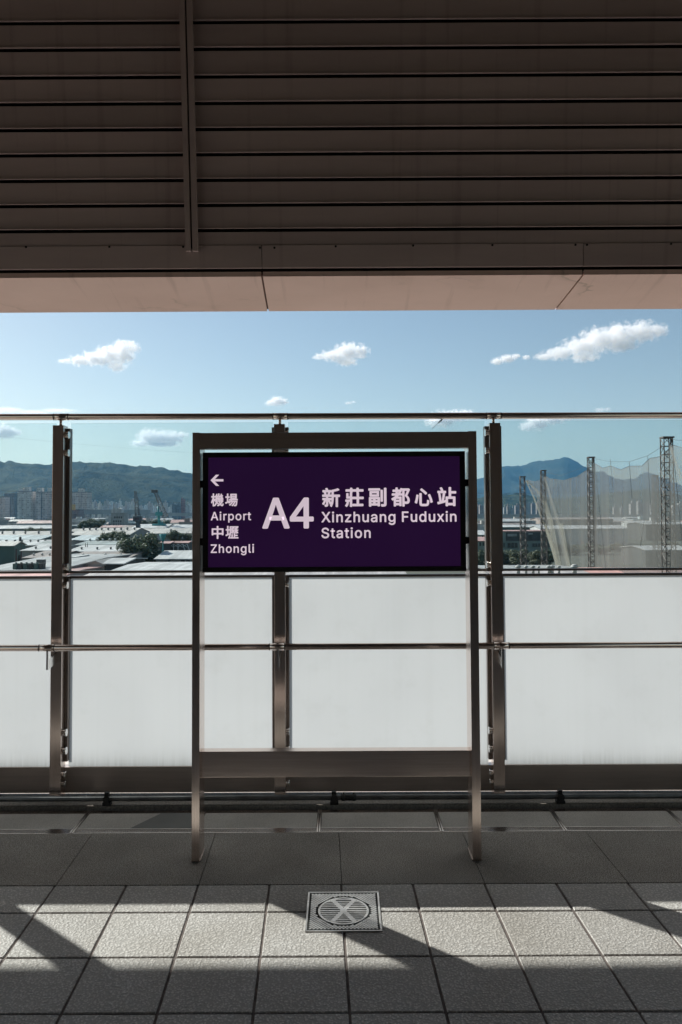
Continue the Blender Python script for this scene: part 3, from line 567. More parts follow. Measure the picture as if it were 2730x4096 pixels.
# ================================================================== LOUVRE WALL, SOFFIT, ROOF
LY0, LZ0, LK = 4.80, 3.09, -.1386
es = V3((0, LK, 1)).normalized(); en = V3((0, 1, -LK)).normalized()      # up the wall; into the wall
LM = Matrix(((1, 0, 0), (0, en.y, es.y), (0, en.z, es.z))).to_4x4(); LM.translation = (0, LY0, LZ0)
def wall_s(x, y):
    d = ray(x, y); P0 = V3((0, LY0, LZ0)); k = (P0-EYEV).dot(en)/d.dot(en); return (EYEV+d*k-P0).dot(es)
def wall_x(x, y, off=0):
    d = ray(x, y); P0 = V3((0, LY0, LZ0))+en*off; k = (P0-EYEV).dot(en)/d.dot(en); return (EYEV+d*k).x
louv = thing('louvre_wall', 'dark brown metal louvre wall of long horizontal slats above the platform edge', 'louvre wall', (0, LY0, LZ0))
def lobj(name, bm, mat, parent, label=None):
    bmesh.ops.transform(bm, matrix=LM, verts=bm.verts); return obj(name, bm, mat, parent, label)
gaps = [88, 195, 306, 412, 516, 617, 719.5, 820, 920.5]
sg = [wall_s(1100, y) for y in gaps]
pitch0 = sg[0]-sg[1]
sg = [sg[0]+pitch0*i for i in (4, 3, 2, 1)]+sg
hg = .0105
low = wall_s(1100, 979)
for i, s_ in enumerate(sg):
    nxt = sg[i+1]+hg if i+1 < len(sg) else low
    b = nb(); add_box(b, -6.5, 6.5, 0, .007, nxt, s_-hg, .0018, 2); lobj('slat', b, SLATM, louv)
    b = nb(); add_box(b, -6.5, 6.5, -.010, .0005, nxt+.0005, nxt+.0045, .001, 1) if i+1 < len(sg) else add_box(b, -6.5, 6.5, .004, .008, nxt, nxt+.002)
    lobj('drip_lip', b, SLATM, louv)
sf0, sf1 = wall_s(1100, 1072), low-.002
fj = [wall_x(1048.5, 1020), wall_x(2334, 1020)]
fx = [-6.5, fj[0]-2.06, fj[0], fj[1], fj[1]+2.06, 6.5]
for a, c in zip(fx, fx[1:]):
    b = nb(); add_box(b, a+.002, c-.002, -.004, .03, sf0, sf1, .003, 2); f_ = lobj('fascia', b, SLATM, louv)
screws = [(106, 985), (439, 984), (734, 984), (1041, 988), (1099, 988), (1344, 982), (1653, 979), (1970, 977), (2302, 976), (2348, 976), (2684, 972)]
for (x, y) in screws:
    s_, x_ = wall_s(x, y)-.006, wall_x(x, y)
    b = nb(); add_tube(b, (x_, -.0065, s_), (x_, -.003, s_), .0075, 12); lobj('screw', b, BLACKM, louv)
# double vertical batten
sb = wall_s(765, 1009.4)
for xa, xb in ((742.5, 764), (770.5, 791.5)):
    b = nb(); add_box(b, wall_x(xa, 1009, -.04), wall_x(xb, 1009, -.04), -.04, -.006, sb, 2.6, .003, 2); lobj('batten', b, SLATM, louv)
b = nb(); add_box(b, wall_x(764, 1009, -.02), wall_x(770.5, 1009, -.02), -.02, -.006, sb+.02, 2.6); lobj('batten_groove', b, BLACKM, louv)
b = nb(); add_box(b, -6.6, 6.6, .08, .14, .02, 2.9); lobj('gap_void_sheet', b, BLACKM, louv)  # black sheet supplies the darkness seen between the slats
# soffit: sloping underside panels out to the roof edge
SYF, SZF = 5.335, 2.998
sof = thing('soffit', 'pale pinkish eave soffit of sloping panels with brown joints and dirty tide marks', 'soffit', (0, 5.05, 3.05))
jb = [at_y(1048.4, 1096, LY0).x, at_y(2336.8, 1092, LY0).x]; jf = [at_y(1048.4+25.2, 1248, SYF).x, at_y(2219.7, 1238.6, SYF).x]
edges = [(-6.5, -6.5), (jb[0]-2.06, jf[0]-2.06), (jb[0], jf[0]), (jb[1], jf[1]), (jb[1]+2.06, jf[1]+2.06), (6.5, 6.5)]
E_ = .006
zb = lambda x: LZ0+.0012*x*0
for (a, c) in zip(edges, edges[1:]):
    b = nb()
    n_ = 12
    # slightly bowed sheet: front lip rolled upward
    prof = [(LY0+.012, LZ0-.002), (LY0+.2, LZ0-.036), (LY0+.4, LZ0-.071), (SYF-.012, SZF+.0005), (SYF-.003, SZF+.003), (SYF, SZF+.012), (SYF, SZF+.22), (SYF-.03, SZF+.22), (SYF-.03, SZF+.04), (LY0+.4, LZ0-.03), (LY0+.012, LZ0+.03)]
    tx = lambda y: (y-LY0)/(SYF-LY0)
    A = [b.verts.new((a[0]+(a[1]-a[0])*tx(y)+E_, y, z)) for (y, z) in prof]; B = [b.verts.new((c[0]+(c[1]-c[0])*tx(y)-E_, y, z)) for (y, z) in prof]
    b.faces.new(A[::-1]); b.faces.new(B)
    for i in range(len(prof)):
        j = (i+1) % len(prof); b.faces.new((A[i], A[j], B[j], B[i]))
    obj('soffit_panel', b, SOFFM, sof)
for (a, c) in edges[1:-1]:
    b = nb(); add_poly(b, [(a-.009, LY0+.02, LZ0+.010), (a+.009, LY0+.02, LZ0+.010), (c+.009, SYF-.02, SZF+.014), (c-.009, SYF-.02, SZF+.014)], (0, 0, .006)); obj('joint_strip', b, RUSTM, sof)
b = nb(); add_box(b, -16, 16, 4.86, 5.30, 3.13, 3.24); obj('eave_sun_block', b, BLACKM, sof)  # unseen box added above the soffit to block the sun
# roof over the platform, unseen back wall added to keep sky out of the steel's reflections
CEILM = pm('ceiling board', (.09, .08, .075), (.07, .06, .055), .8, .7)
BACKM = pm('added back wall', BACKC, tuple(v*.7 for v in BACKC), .5, .7)
bm = nb(); add_box(bm, -16, 16, -9.2, 5.2, 5.55, 5.8); struct('ceiling', bm, CEILM)
t = thing('unseen_back_wall', 'unseen wall added behind the viewer for the steel to reflect', 'wall', (0, -9, 0))
bm = nb(); add_box(bm, -16, 16, -9.2, -9, -.05, 5.55); obj('wall_face', bm, BACKM, t)
for sx, lab in ((-1, 'side extension of the brown louvre wall beyond the left edge'), (1, 'side extension of the brown louvre wall beyond the right edge')):
    t = thing('side_louvre', lab, 'louvre wall', (sx*11, LY0, LZ0))
    b = nb(); x0, x1 = sorted((sx*6.52, sx*16)); add_box(b, x0, x1, 0, .1, -.02, 2.9); lobj('sheet', b, SLATM, t)
# ================================================================== CITY BELOW
GZ = EYE-17.0
def C1(x, y): return x/1.96, 1600+y/1.96
def C2(x, y): return 1850+x/1.782, 1600+y/1.782
def CA(x, y): return x/3.7333, 1900+y/3.7333
def CB(x, y): return 400+x/3.92, 1900+y/3.92
def roofmat(name, col, d=.78):
    mt, nt, out = new_mat(name); bs = N(nt, 'ShaderNodeBsdfPrincipled', Roughness=.55)
    co = coords(nt, (1, 1, 1)); nz = N(nt, 'ShaderNodeTexNoise', Scale=.16, Detail=8., Roughness=.65); L(nt, co, nz.inputs['Vector'])
    st = coords(nt, (1.1, .05, .05)); n2 = N(nt, 'ShaderNodeTexNoise', Scale=1., Detail=5.); L(nt, st, n2.inputs['Vector'])
    ad = N(nt, 'ShaderNodeMath', operation='ADD'); L(nt, nz.outputs['Fac'], ad.inputs[0]); L(nt, n2.outputs['Fac'], ad.inputs[1])
    r = ramp(nt, ad.outputs[0], [(.42, tuple(v*d*.72 for v in col)), (.5, tuple(v*d for v in col)), (.58, col)]); r.color_ramp.elements[0].position = .75/2; 
    hv = N(nt, 'ShaderNodeMath', operation='MULTIPLY'); hv.inputs[1].default_value = .5; L(nt, ad.outputs[0], hv.inputs[0]); L(nt, hv.outputs[0], r.inputs[0])
    L(nt, r.outputs[0], bs.inputs['Base Color'])
    wv = N(nt, 'ShaderNodeTexWave', Scale=1.4, bands_direction='X'); L(nt, co, wv.inputs['Vector'])
    bp = N(nt, 'ShaderNodeBump', Strength=.3, Distance=.12); L(nt, wv.outputs['Fac'], bp.inputs['Height']); L(nt, bp.outputs[0], bs.inputs['Normal'])
    L(nt, bs.outputs[0], out.inputs[0]); return mt
R_WHITE = roofmat('white sheet roof', (.62, .61, .59)); R_BEIGE = roofmat('beige sheet roof', (.56, .52, .47)); R_AQUA = roofmat('pale aqua sheet roof', (.55, .61, .61))
R_BROWN = roofmat('weathered brown roof', (.36, .295, .26)); R_GREY = roofmat('grey sheet roof', (.46, .455, .44)); R_PINK = roofmat('faded red roof', (.60, .36, .32)); R_GREEN = roofmat('grey green roof', (.36, .40, .38))
W_GREY = pm('grey wall', (.36, .355, .345), (.25, .25, .245), .3, .8); W_DARK = pm('dark shed wall', (.085, .09, .088), (.05, .053, .052), .4, .8); W_GREEN = pm('teal green wall', (.085, .14, .125), (.065, .11, .10), .25, .7)
W_WHITE = pm('pale wall', (.58, .57, .55), (.45, .44, .43), .3, .8); W_BEIGE = pm('cream wall', (.50, .47, .42), (.42, .39, .35), .3, .8); W_MAROON = pm('maroon wall', (.10, .045, .048), (.06, .03, .033), .5, .8)
W_OFF = pm('pale green office wall', (.27, .315, .285), (.22, .26, .235), .3, .8)
GLZ = pm('dark window', (.022, .04, .045), (.012, .02, .024), .5, .25)
RUST = pm('brown steel lattice', (.15, .125, .112), (.07, .058, .052), 2, .6, .3)
DSTEEL = pm('dark crane steel', (.12, .123, .127), (.075, .078, .08), 2, .6, .2); TEAL = pm('teal crane paint', (.06, .29, .30), (.04, .21, .22), 1, .5)
VENTM = pm('roof ventilator', (.30, .29, .28), (.2, .2, .19), 3, .6); VENTW = pm('pale ventilator', (.62, .60, .57), (.5, .48, .45), 3, .6)
def shed(label, x0, x1, yr, ye, D, he, rm, wm, nv=0, group='low factory sheds beside the station', name='factory_shed', cv=C1, vm=None, vr=.30, slots=()):
    (xa, yee), (xb, _), (_, yrr) = cv(x0, ye), cv(x1, ye), cv(x0, yr)
    h = hor((xa+xb)/2); Yf = F*(17-he)/(yee-h); Yr = Yf+D
    ze = GZ+he; zr = EYE-(yrr-h)*Yr/F
    if zr < ze+.15: zr = ze+.15; 
    if zr > ze+D*.6: zr = ze+D*.6
    X0, X1 = at_y(xa, yee, Yf).x, at_y(xb, yee, Yf).x
    t = thing(name, label, 'shed', ((X0+X1)/2, Yr, GZ), group)
    b = nb(); add_poly(b, [(X0, Yf+.3, GZ), (X0, Yf+.3, ze-.05), (X0, Yr, zr-.2), (X0, Yr+D, ze-.05), (X0, Yr+D, GZ)], (X1-X0, 0, 0)); obj('wall', b, wm, t)
    b = nb(); th = .16; ov = .4
    add_poly(b, [(X0-ov, Yf-.3, ze-.02), (X0-ov, Yf-.3, ze+th), (X0-ov, Yr, zr+th), (X0-ov, Yr+D+.3, ze+th), (X0-ov, Yr+D+.3, ze-.02), (X0-ov, Yr, zr-.04)], (X1-X0+2*ov, 0, 0))
    rf = obj('roof', b, rm, t)
    for i in range(nv):
        fx_ = (i+.5+random.uniform(-.12, .12))/nv; x = X0+(X1-X0)*fx_; y = Yf+D*vr; z = ze+(zr-ze)*vr
        b = nb(); s = max(.35, Yf*.0022); add_tube(b, (x, y, z), (x, y, z+s*1.2), s*.55, 10); add_tube(b, (x, y, z+s*1.2), (x, y, z+s*1.9), s*.95, 10, s*.35); obj('ventilator', b, vm or VENTM, rf)
    for (sx0, sx1, sy0, sy1, m_) in slots:      # doors, windows on the front wall
        a_, b_ = cv(sx0, sy0), cv(sx1, sy1); p, q = at_y(*a_, Yf+.3), at_y(*b_, Yf+.3)
        b = nb(); add_box(b, p.x, q.x, Yf+.2, Yf+.32, max(GZ, q.z), min(ze-.1, p.z)); obj('door' if m_ is W_DARK else 'window', b, m_, t)
    return t, (X0, X1, Yf, Yr, ze, zr)
# ---- left pane, far to near
shed('long white roofed shed behind low trees, left of the left railing post', -150, 415, 984, 1009, 14, 8, R_WHITE, W_GREY)
shed('wide beige roofed shed just in front of the low trees at the far left', -170, 418, 1030, 1061, 16, 8, R_BEIGE, W_GREY, 6)
shed('pale aqua roofed shed with a green eave at the far left', -170, 300, 1062, 1098, 14, 8, R_AQUA, W_GREEN)
shed('whitish shed roof dotted with small vents behind the green building', -150, 425, 1100, 1142, 15, 7.6, R_WHITE, W_GREY, 9, vr=.6)
shed('small shed with a green gable roof peeking above white roofs at far left', 318, 412, 1106, 1131, 4, 7.8, R_GREEN, W_GREEN)
shed('white roofed shed directly right of the green building', 170, 425, 1140, 1183, 12, 7.5, R_WHITE, W_GREY, 2)
shed('brown roofed shed right of the green building, in front of a white roof', 185, 420, 1186, 1240, 13, 7, R_BROWN, W_GREY, 4, vm=VENTW)
t, g_ = shed('dark green walled industrial building with pale roof at the left edge', -120, 108, 1112, 1146, 3.8, 8.2, R_BEIGE, W_GREEN, 0, name='green_building')
X0, X1, Yf, Yr, ze, zr = g_
for y in (Yf+1.4, Yf+4.6):
    b = nb(); add_box(b, X1-.02, X1+.12, y, y+.5, ze-5.5, ze-.8); obj('downpipe', b, W_MAROON, t)
b = nb(); add_box(b, X1-.02, X1+.1, Yf+3, Yf+4.2, ze-5, ze-2.6); obj('door', b, BLACKM, t)
p = at_y(*C1(160, 1112), Yr+1); q = at_y(*C1(160, 1073), Yr+1)
b = nb(); add_tube(b, (p.x, Yr+1, p.z-2), (p.x, Yr+1, q.z), .34, 12); obj('chimney', b, RUST, t)
t, g_ = shed('broad grey beige shed roof in the left foreground below the green building', -200, 430, 1243, 1340, 26, 7.5, R_GREY, W_GREY)
X0, X1, Yf, Yr, ze, zr = g_
for i in range(6):
    a_ = at_y(*C1(112+41*i, 1330), Yf+2.2); w = 31/1.96*(Yf+2)/F
    b = nb(); z = ze+(zr-ze)*2.2/26+.1; add_box(b, a_.x, a_.x+w, Yf+1.6, Yf+2.9, z, z+1.0, .06, 1); add_tube(b, (a_.x+w/2, Yf+2.2, z+1), (a_.x+w/2, Yf+2.2, z+1.18), w*.28, 12); obj('rooftop_unit', b, W_DARK if i % 2 else W_GREEN, t)
a_ = at_y(*C1(325, 1300), Yf+5); b = nb(); z = ze+(zr-ze)*5/26; add_box(b, a_.x-.7, a_.x+.6, Yf+4.6, Yf+5.6, z+.6, z+1.5, .05, 1)
for dx in (-.5, .4): add_box(b, a_.x+dx-.06, a_.x+dx+.06, Yf+5, Yf+5.12, z, z+.6)
obj('roof_tank', b, DSTEEL, t)
shed('faded pink roof strip showing through the gap under the left clear panel', -200, 425, 1336, 1400, 12, 7, R_PINK, W_GREY)
# ---- middle pane
shed('distant long white roof left of the teal crane', 1035, 1300, 974, 1004, 16, 8, R_WHITE, W_WHITE)
shed('distant white roof at the left edge of the sign, behind the right hand tree', 1330, 2900, 974, 1000, 16, 8, R_WHITE, W_WHITE)
shed('very long pale roof running behind the crane bases', 480, 3250, 1004, 1044, 18, 7.8, R_BEIGE, W_WHITE, 5)
shed('long beige roof with a row of ridge vents right of the left railing post', 545, 1010, 1006, 1060, 18, 8, R_BEIGE, W_GREY, 9, vr=.7)
shed('pale aqua roofed shed with a dark front wall right of the left railing post', 545, 795, 1062, 1102, 13, 8, R_AQUA, W_DARK)
shed('grey green roof with sawtooth vents in front of the dark grove', 600, 1008, 1106, 1136, 10, 7.8, R_GREEN, W_GREY, 8, vm=VENTW, vr=.95)
shed('wide white shed roof left of the big tree', 530, 1028, 1140, 1190, 12, 7.6, R_WHITE, W_GREY, 4)
shed('wide brown shed roof left of the big tree', 530, 1008, 1191, 1240, 12, 7.2, R_BROWN, W_GREY, 3, vm=VENTW)
shed('grey shed with a dark gable wall touching the foot of the big tree', 800, 962, 1242, 1286, 8, 7.6, R_WHITE, W_DARK)
# small gabled house, gable towards the platform
def gable_house(label, x0, x1, yp, ye, he, depth, rm, wm, cv=C1):
    (xa, yee), (xb, _), (xm, ypp) = cv(x0, ye), cv(x1, ye), cv((x0+x1)/2, yp)
    h = hor(xm); Y = F*(17-he)/(yee-h); X0, X1 = at_y(xa, yee, Y).x, at_y(xb, yee, Y).x; ze = GZ+he; zr = at_y(xm, ypp, Y).z; Xm = (X0+X1)/2
    t = thing('gabled_house', label, 'house', (Xm, Y+depth/2, GZ), 'low factory sheds beside the station')
    b = nb(); add_poly(b, [(X0, Y, GZ), (X0, Y, ze), (Xm, Y, zr-.1), (X1, Y, ze), (X1, Y, GZ)], (0, depth, 0)); obj('wall', b, wm, t)
    b = nb(); add_poly(b, [(X0-.3, Y-.25, ze-.1), (X0-.3, Y-.25, ze+.1), (Xm, Y-.25, zr+.12), (X1+.3, Y-.25, ze+.1), (X1+.3, Y-.25, ze-.1), (Xm, Y-.25, zr-.08)], (0, depth+.5, 0)); obj('roof', b, rm, t)
    for fx_ in (.25, .5, .72):
        x = X0+(X1-X0)*fx_; w = (X1-X0)*.045; b = nb(); add_box(b, x-w, x+w, Y-.06, Y+.05, ze-2.4, ze-.3); obj('window', b, GLZ, t)
    return t
gable_house('small pale gabled house with three narrow windows left of the big tree', 690, 812, 1264, 1292, 7.5, 9, R_BEIGE, W_BEIGE)
def box_building(name, label, x0, x1, yt, Y, depth, wm, cv=C1, group=None, roof=None, cat='building', par=.4):
    (xa, ytt), (xb, _) = cv(x0, yt), cv(x1, yt); p, q = at_y(xa, ytt, Y), at_y(xb, ytt, Y); zt_ = (p.z+q.z)/2
    t = thing(name, label, cat, ((p.x+q.x)/2, Y+depth/2, GZ), group)
    b = nb(); add_box(b, p.x, q.x, Y, Y+depth, GZ, zt_); obj('wall', b, wm, t)
    b = nb(); add_box(b, p.x-.15, q.x+.15, Y-.15, Y+depth+.15, zt_, zt_+par); obj('roof', b, roof or wm, t)
    return t, (p.x, q.x, Y, zt_)
box_building('flat_building', 'small maroon flat topped block just right of the left railing post', 590, 690, 1256, 156, 8, W_MAROON, roof=W_GREY)
box_building('flat_building', 'narrow white walled block hard against the left railing post', 560, 590, 1246, 150, 8, W_WHITE)
shed('white roofed shed with a grey doored front wall right of the big tree', 1222, 2500, 1180, 1246, 10, 6.6, R_WHITE, W_GREY, 0, slots=[(1318, 1338, 1250, 1290, W_DARK), (1420, 1450, 1250, 1275, W_DARK), (1462, 1490, 1252, 1275, W_DARK)])
shed('low white roof in the foreground beneath the big tree', 850, 2900, 1290, 1350, 12, 7.4, R_WHITE, W_GREY)
shed('pale grey roof strip in the gap below the middle clear panel', 560, 3200, 1352, 1420, 10, 7.0, R_GREY, W_GREY)
t, g_ = shed('dark shed with a faded red roof and white truss legs left of the sign', 1330, 1470, 1108, 1122, 5, 7.6, R_PINK, W_DARK, name='open_shed')
X0, X1, Yf, Yr, ze, zr = g_
b = nb()
for k in range(5):
    x = X0+(X1-X0)*k/4; add_tube(b, (x, Yf-.5, ze-.2), (x+(2.2 if k > 2 else .4), Yf-2.2, ze-4.6), .13, 6)
    if k < 4: add_tube(b, (x, Yf-.5, ze-.2), (x+(X1-X0)/4, Yf-.5, ze-1.2), .1, 6); add_tube(b, (x+(X1-X0)/4, Yf-.5, ze-.2), (x, Yf-.5, ze-1.2), .1, 6)
obj('truss', b, W_WHITE, t)
shed('small dark shed with a dull red roof behind the right side of the big tree', 1238, 1328, 1110, 1126, 5, 7.6, R_PINK, W_DARK)
# grey office block with arched white roof
gt, g_ = box_building('office_block', 'grey office block with rows of dark windows under a pale domed roof', 175, 380, 600, 640, 12, W_GREY, cv=CB)
X0, X1, Y, zt_ = g_
for (ya, yb, xs) in ((650, 680, (228, 262, 296, 330)), (712, 742, (212, 248, 284, 318)), (760, 790, (212, 248, 284, 318)), (800, 835, (212, 248, 284, 318))):
    for x in xs:
        p, q = at_y(*CB(x, ya), Y), at_y(*CB(x+20, yb), Y); b = nb(); add_box(b, p.x, q.x, Y-.12, Y+.1, q.z, p.z); obj('window', b, GLZ, gt)
p, q = at_y(*CB(190, 600), Y+3), at_y(*CB(345, 515), Y+3)
b = nb(); add_box(b, p.x, q.x, Y+2, Y+9, zt_, zt_+ (q.z-zt_)*.55); 
for i in range(8):
    a0, a1 = math.pi*i/8, math.pi*(i+1)/8; cxm, rx, rz = (p.x+q.x)/2, (q.x-p.x)/2, (q.z-zt_)*.45; zb_ = zt_+(q.z-zt_)*.55
    add_poly(b, [(cxm+rx*math.cos(a0), Y+2, zb_), (cxm+rx*math.cos(a0), Y+2, zb_+rz*math.sin(a0)+.01), (cxm+rx*math.cos(a1), Y+2, zb_+rz*math.sin(a1)+.01), (cxm+rx*math.cos(a1), Y+2, zb_)], (0, 7, 0))
obj('domed_roof', b, R_WHITE, gt)
# ---- apartment towers
def facade(name, wall, win, bw=3.1, bh=3.2, mo=.62):
    mt, nt, out = new_mat(name); bs = N(nt, 'ShaderNodeBsdfPrincipled', Roughness=.7)
    tc = N(nt, 'ShaderNodeTexCoord'); sx = N(nt, 'ShaderNodeSeparateXYZ'); L(nt, tc.outputs['Object'], sx.inputs[0])
    ad = N(nt, 'ShaderNodeMath', operation='ADD'); L(nt, sx.outputs[0], ad.inputs[0]); L(nt, sx.outputs[1], ad.inputs[1])
    cb = N(nt, 'ShaderNodeCombineXYZ'); L(nt, ad.outputs[0], cb.inputs[0]); L(nt, sx.outputs[2], cb.inputs[1])
    bk = N(nt, 'ShaderNodeTexBrick', offset=0., squash=1.); L(nt, cb.outputs[0], bk.inputs['Vector'])
    bk.inputs['Scale'].default_value = 1; bk.inputs['Brick Width'].default_value = bw; bk.inputs['Row Height'].default_value = bh; bk.inputs['Mortar Size'].default_value = mo; bk.inputs['Bias'].default_value = -.2
    bk.inputs['Color1'].default_value = c4(win); bk.inputs['Color2'].default_value = c4(tuple(v*2.6 for v in win)); bk.inputs['Mortar'].default_value = c4(wall)
    nz = N(nt, 'ShaderNodeTexNoise', Scale=.12, Detail=6.); L(nt, tc.outputs['Object'], nz.inputs['Vector'])
    r = ramp(nt, nz.outputs['Fac'], [(.3, (.75, .75, .75)), (.7, (1.1, 1.1, 1.1))]); mm = N(nt, 'ShaderNodeMixRGB', blend_type='MULTIPLY'); mm.inputs[0].default_value = 1
    L(nt, bk.outputs[0], mm.inputs[1]); L(nt, r.outputs[0], mm.inputs[2]); L(nt, mm.outputs[0], bs.inputs['Base Color']); L(nt, bs.outputs[0], out.inputs[0]); return mt
F_PINK = facade('pinkish grey tower facade', (.80, .67, .62), (.30, .27, .265)); F_DARK = facade('dark blue grey facade', (.24, .275, .30), (.10, .12, .14)); F_BRN = facade('brown facade', (.38, .27, .25), (.15, .11, .11)); F_PALE = facade('pale tower facade', (.84, .77, .72), (.36, .33, .32))
def tower(label, x0, x1, yt, Y, depth, mt, blocks=(), seams=(), cv=CA):
    t, g_ = box_building('apartment_tower', label, x0, x1, yt, Y, depth, mt, cv, 'apartment towers under the wooded hill', W_GREY, 'tower', 1.2)
    X0, X1, Y, zt_ = g_
    for (a, c, yb) in blocks:
        p, q = at_y(*cv(a, yb), Y+3), at_y(*cv(c, yb), Y+3); b = nb(); add_box(b, p.x, q.x, Y+3, Y+3+(q.x-p.x), zt_+1.2, p.z); obj('roof_block', b, F_PALE, t)
    for (a, c) in seams:
        p, q = at_y(*cv(a, yt), Y), at_y(*cv(c, yt), Y); b = nb(); add_box(b, p.x, q.x, Y-.25, Y+.2, GZ, zt_-.5); obj('dark_seam', b, F_DARK, t)  # dark vertical strip standing proud of the wall
    for k in range(3):      # projecting balcony stacks
        fx_ = (k+.5)/3; x = X0+(X1-X0)*fx_; w = (X1-X0)*.09; b = nb(); add_box(b, x-w, x+w, Y-1.6, Y+.1, GZ, zt_-1); obj('balcony_stack', b, mt, t)
    return t
tower('pale apartment tower cut off by the left edge of the photo', -70, 74, 330, 1380, 22, F_PINK)
tower('dark blue grey slab tower second from the left edge', 62, 226, 280, 1430, 20, F_DARK, seams=[(64, 90)])
tower('slim brown block wedged behind the dark slab tower', 222, 262, 330, 1450, 18, F_BRN)
tower('apartment tower with two roof blocks right of the dark slab tower', 262, 492, 252, 1330, 26, F_PALE, [(286, 352, 195), (366, 442, 180)], [(374, 384)])
tower('apartment tower with a dark vertical seam, half hidden by the left railing post', 540, 850, 262, 1320, 26, F_PINK, [(555, 632, 190), (714, 790, 190)], [(618, 632)])
tower('apartment tower with one roof block just right of the left railing post', 1000, 1300, 262, 1300, 26, F_PINK, [(1172, 1245, 200)], [(1212, 1236)])
t = tower('lower brown apartment block with an orange billboard in front of a taller tower', 1030, 1190, 520, 1150, 20, F_BRN)
p, q = at_y(*CA(1050, 440), 1148), at_y(*CA(1130, 520), 1148); b = nb(); add_box(b, p.x, q.x, 1147.6, 1148.4, q.z, p.z); obj('billboard', b, pm('orange billboard', (.72, .36, .12), (.70, .52, .24), .08, .6), t)
b = nb(); add_tube(b, ((p.x+q.x)/2, 1148.5, q.z-8), ((p.x+q.x)/2, 1148.5, q.z+1), .5, 8); obj('billboard_post', b, W_GREY, t)
# ---- far city rows
FM = [facade('far block facade %d' % i, c, tuple(v*.5 for v in c), 5, 4, 1.2) for i, c in enumerate(((.78, .72, .67), (.68, .58, .55), (.76, .76, .75), (.58, .54, .53)))]
FMD = [facade('dim block facade %d' % i, c, tuple(v*.6 for v in c), 5, 4, 1.2) for i, c in enumerate(((.34, .29, .27), (.28, .24, .235), (.36, .34, .33)))]
rnd = random.Random(11)
def far_block(px, wpx, ytop, Y, label, group, mt):
    X0, X1 = at_y(px, ytop, Y).x, at_y(px+wpx, ytop, Y).x; z1 = at_y(px, ytop, Y).z
    b = nb(); w = X1-X0; z1 -= 1.5; add_box(b, X0, X1, Y, Y+w*1.1, GZ, z1); a = rnd.uniform(.1, .5)*w
    add_box(b, X0+a, X0+a+w*.35, Y+w*.2, Y+w*.6, z1, z1+rnd.uniform(2, 8))
    o = obj('far_block', b, mt); return tag(o, label, 'building', group)
LB = 'small hazy block in the far city row between the towers and the sign'
for i in range(52):
    px = 352+i*8.3+rnd.uniform(-4, 4); yt = rnd.choice((2003, 2008, 2014, 2019, 2024, 2030))+rnd.uniform(-3, 3)
    far_block(px, rnd.uniform(7, 17), yt+ (6 if px > 560 else 0), rnd.uniform(1700, 2700), LB, 'far city blocks left of the sign', rnd.choice(FM))
LB2 = 'small pale hazy block in the far city row between sign and net'
for i in range(16):
    px = 1905+i*16+rnd.uniform(-5, 5)
    far_block(px, rnd.uniform(9, 17), rnd.choice((2012, 2018, 2024, 2030))+rnd.uniform(-4, 3), rnd.uniform(1800, 2600), LB2, 'far city blocks right of the sign', rnd.choice(FMD))
LB3 = 'small pale block on the far hillside seen through the net'
for (x, w, yt) in ((1200, 34, 735), (1252, 28, 718), (1290, 26, 730), (1318, 24, 728), (1345, 20, 740), (1500, 40, 745), (1545, 30, 730), (1080, 24, 760), (1130, 20, 764)):
    a_ = C2(x, yt); far_block(a_[0], w/1.782, a_[1], 1900+rnd.uniform(-80, 80), LB3, 'far blocks behind the net', FMD[2])
far_block(CB(1272, 352)[0], 15, CB(1272, 365)[1], 1650, 'dull red tower at the right end of the far row, beside the sign', 'far city blocks left of the sign', facade('dull red facade', (.42, .24, .23), (.17, .1, .1), 5, 4, 1))
for a, lab in ((1132, 'left of two dark glazed blocks in the far row near the sign'), (1204, 'right of two dark glazed blocks in the far row near the sign')):
    far_block(CB(a, 450)[0], 15, CB(a, 448)[1], 1640, lab, 'far city blocks left of the sign', F_DARK)
# ---- clutter of small buildings between the sheds and the far rows
CLW = [pm('clutter wall %d' % i, c, tuple(v*.7 for v in c), .4, .8) for i, c in enumerate(((.62, .60, .57), (.46, .42, .39), (.56, .57, .56), (.34, .33, .32)))]
CLR = [R_WHITE, R_BEIGE, R_GREY, R_BROWN, R_AQUA, R_PINK]
def clutter(px, Y, wid, hgt, dep, label, group):
    x = at_y(px, 2060, Y).x; t = thing('small_building', label, 'building', (x, Y, GZ), group)
    b = nb(); add_box(b, x-wid/2, x+wid/2, Y, Y+dep, GZ, GZ+hgt); obj('wall', b, rnd.choice(CLW), t)
    b = nb(); rz = rnd.uniform(.6, 2.2)
    if rnd.random() < .55: add_poly(b, [(x-wid/2-.3, Y-.3, GZ+hgt), (x-wid/2-.3, Y+dep/2, GZ+hgt+rz), (x-wid/2-.3, Y+dep+.3, GZ+hgt)], (wid+.6, 0, 0))
    else:
        add_box(b, x-wid/2-.2, x+wid/2+.2, Y-.2, Y+dep+.2, GZ+hgt+.004, GZ+hgt+.7); add_box(b, x-wid*.2, x+wid*.15, Y+dep*.3, Y+dep*.6, GZ+hgt+.7, GZ+hgt+3)
    obj('roof', b, rnd.choice(CLR), t)
for i in range(58):
    px = -40+i*14.5+rnd.uniform(-7, 7); Y = rnd.choice((470, 540, 620, 720, 840, 980))*rnd.uniform(.95, 1.05)
    if 430 < px < 510: Y = max(Y, 700)
    clutter(px, Y, rnd.uniform(9, 30), rnd.uniform(5, 10.5), rnd.uniform(8, 16), 'small building in the hazy clutter between the shed roofs and the towers on the left', 'small buildings in the middle distance on the left')
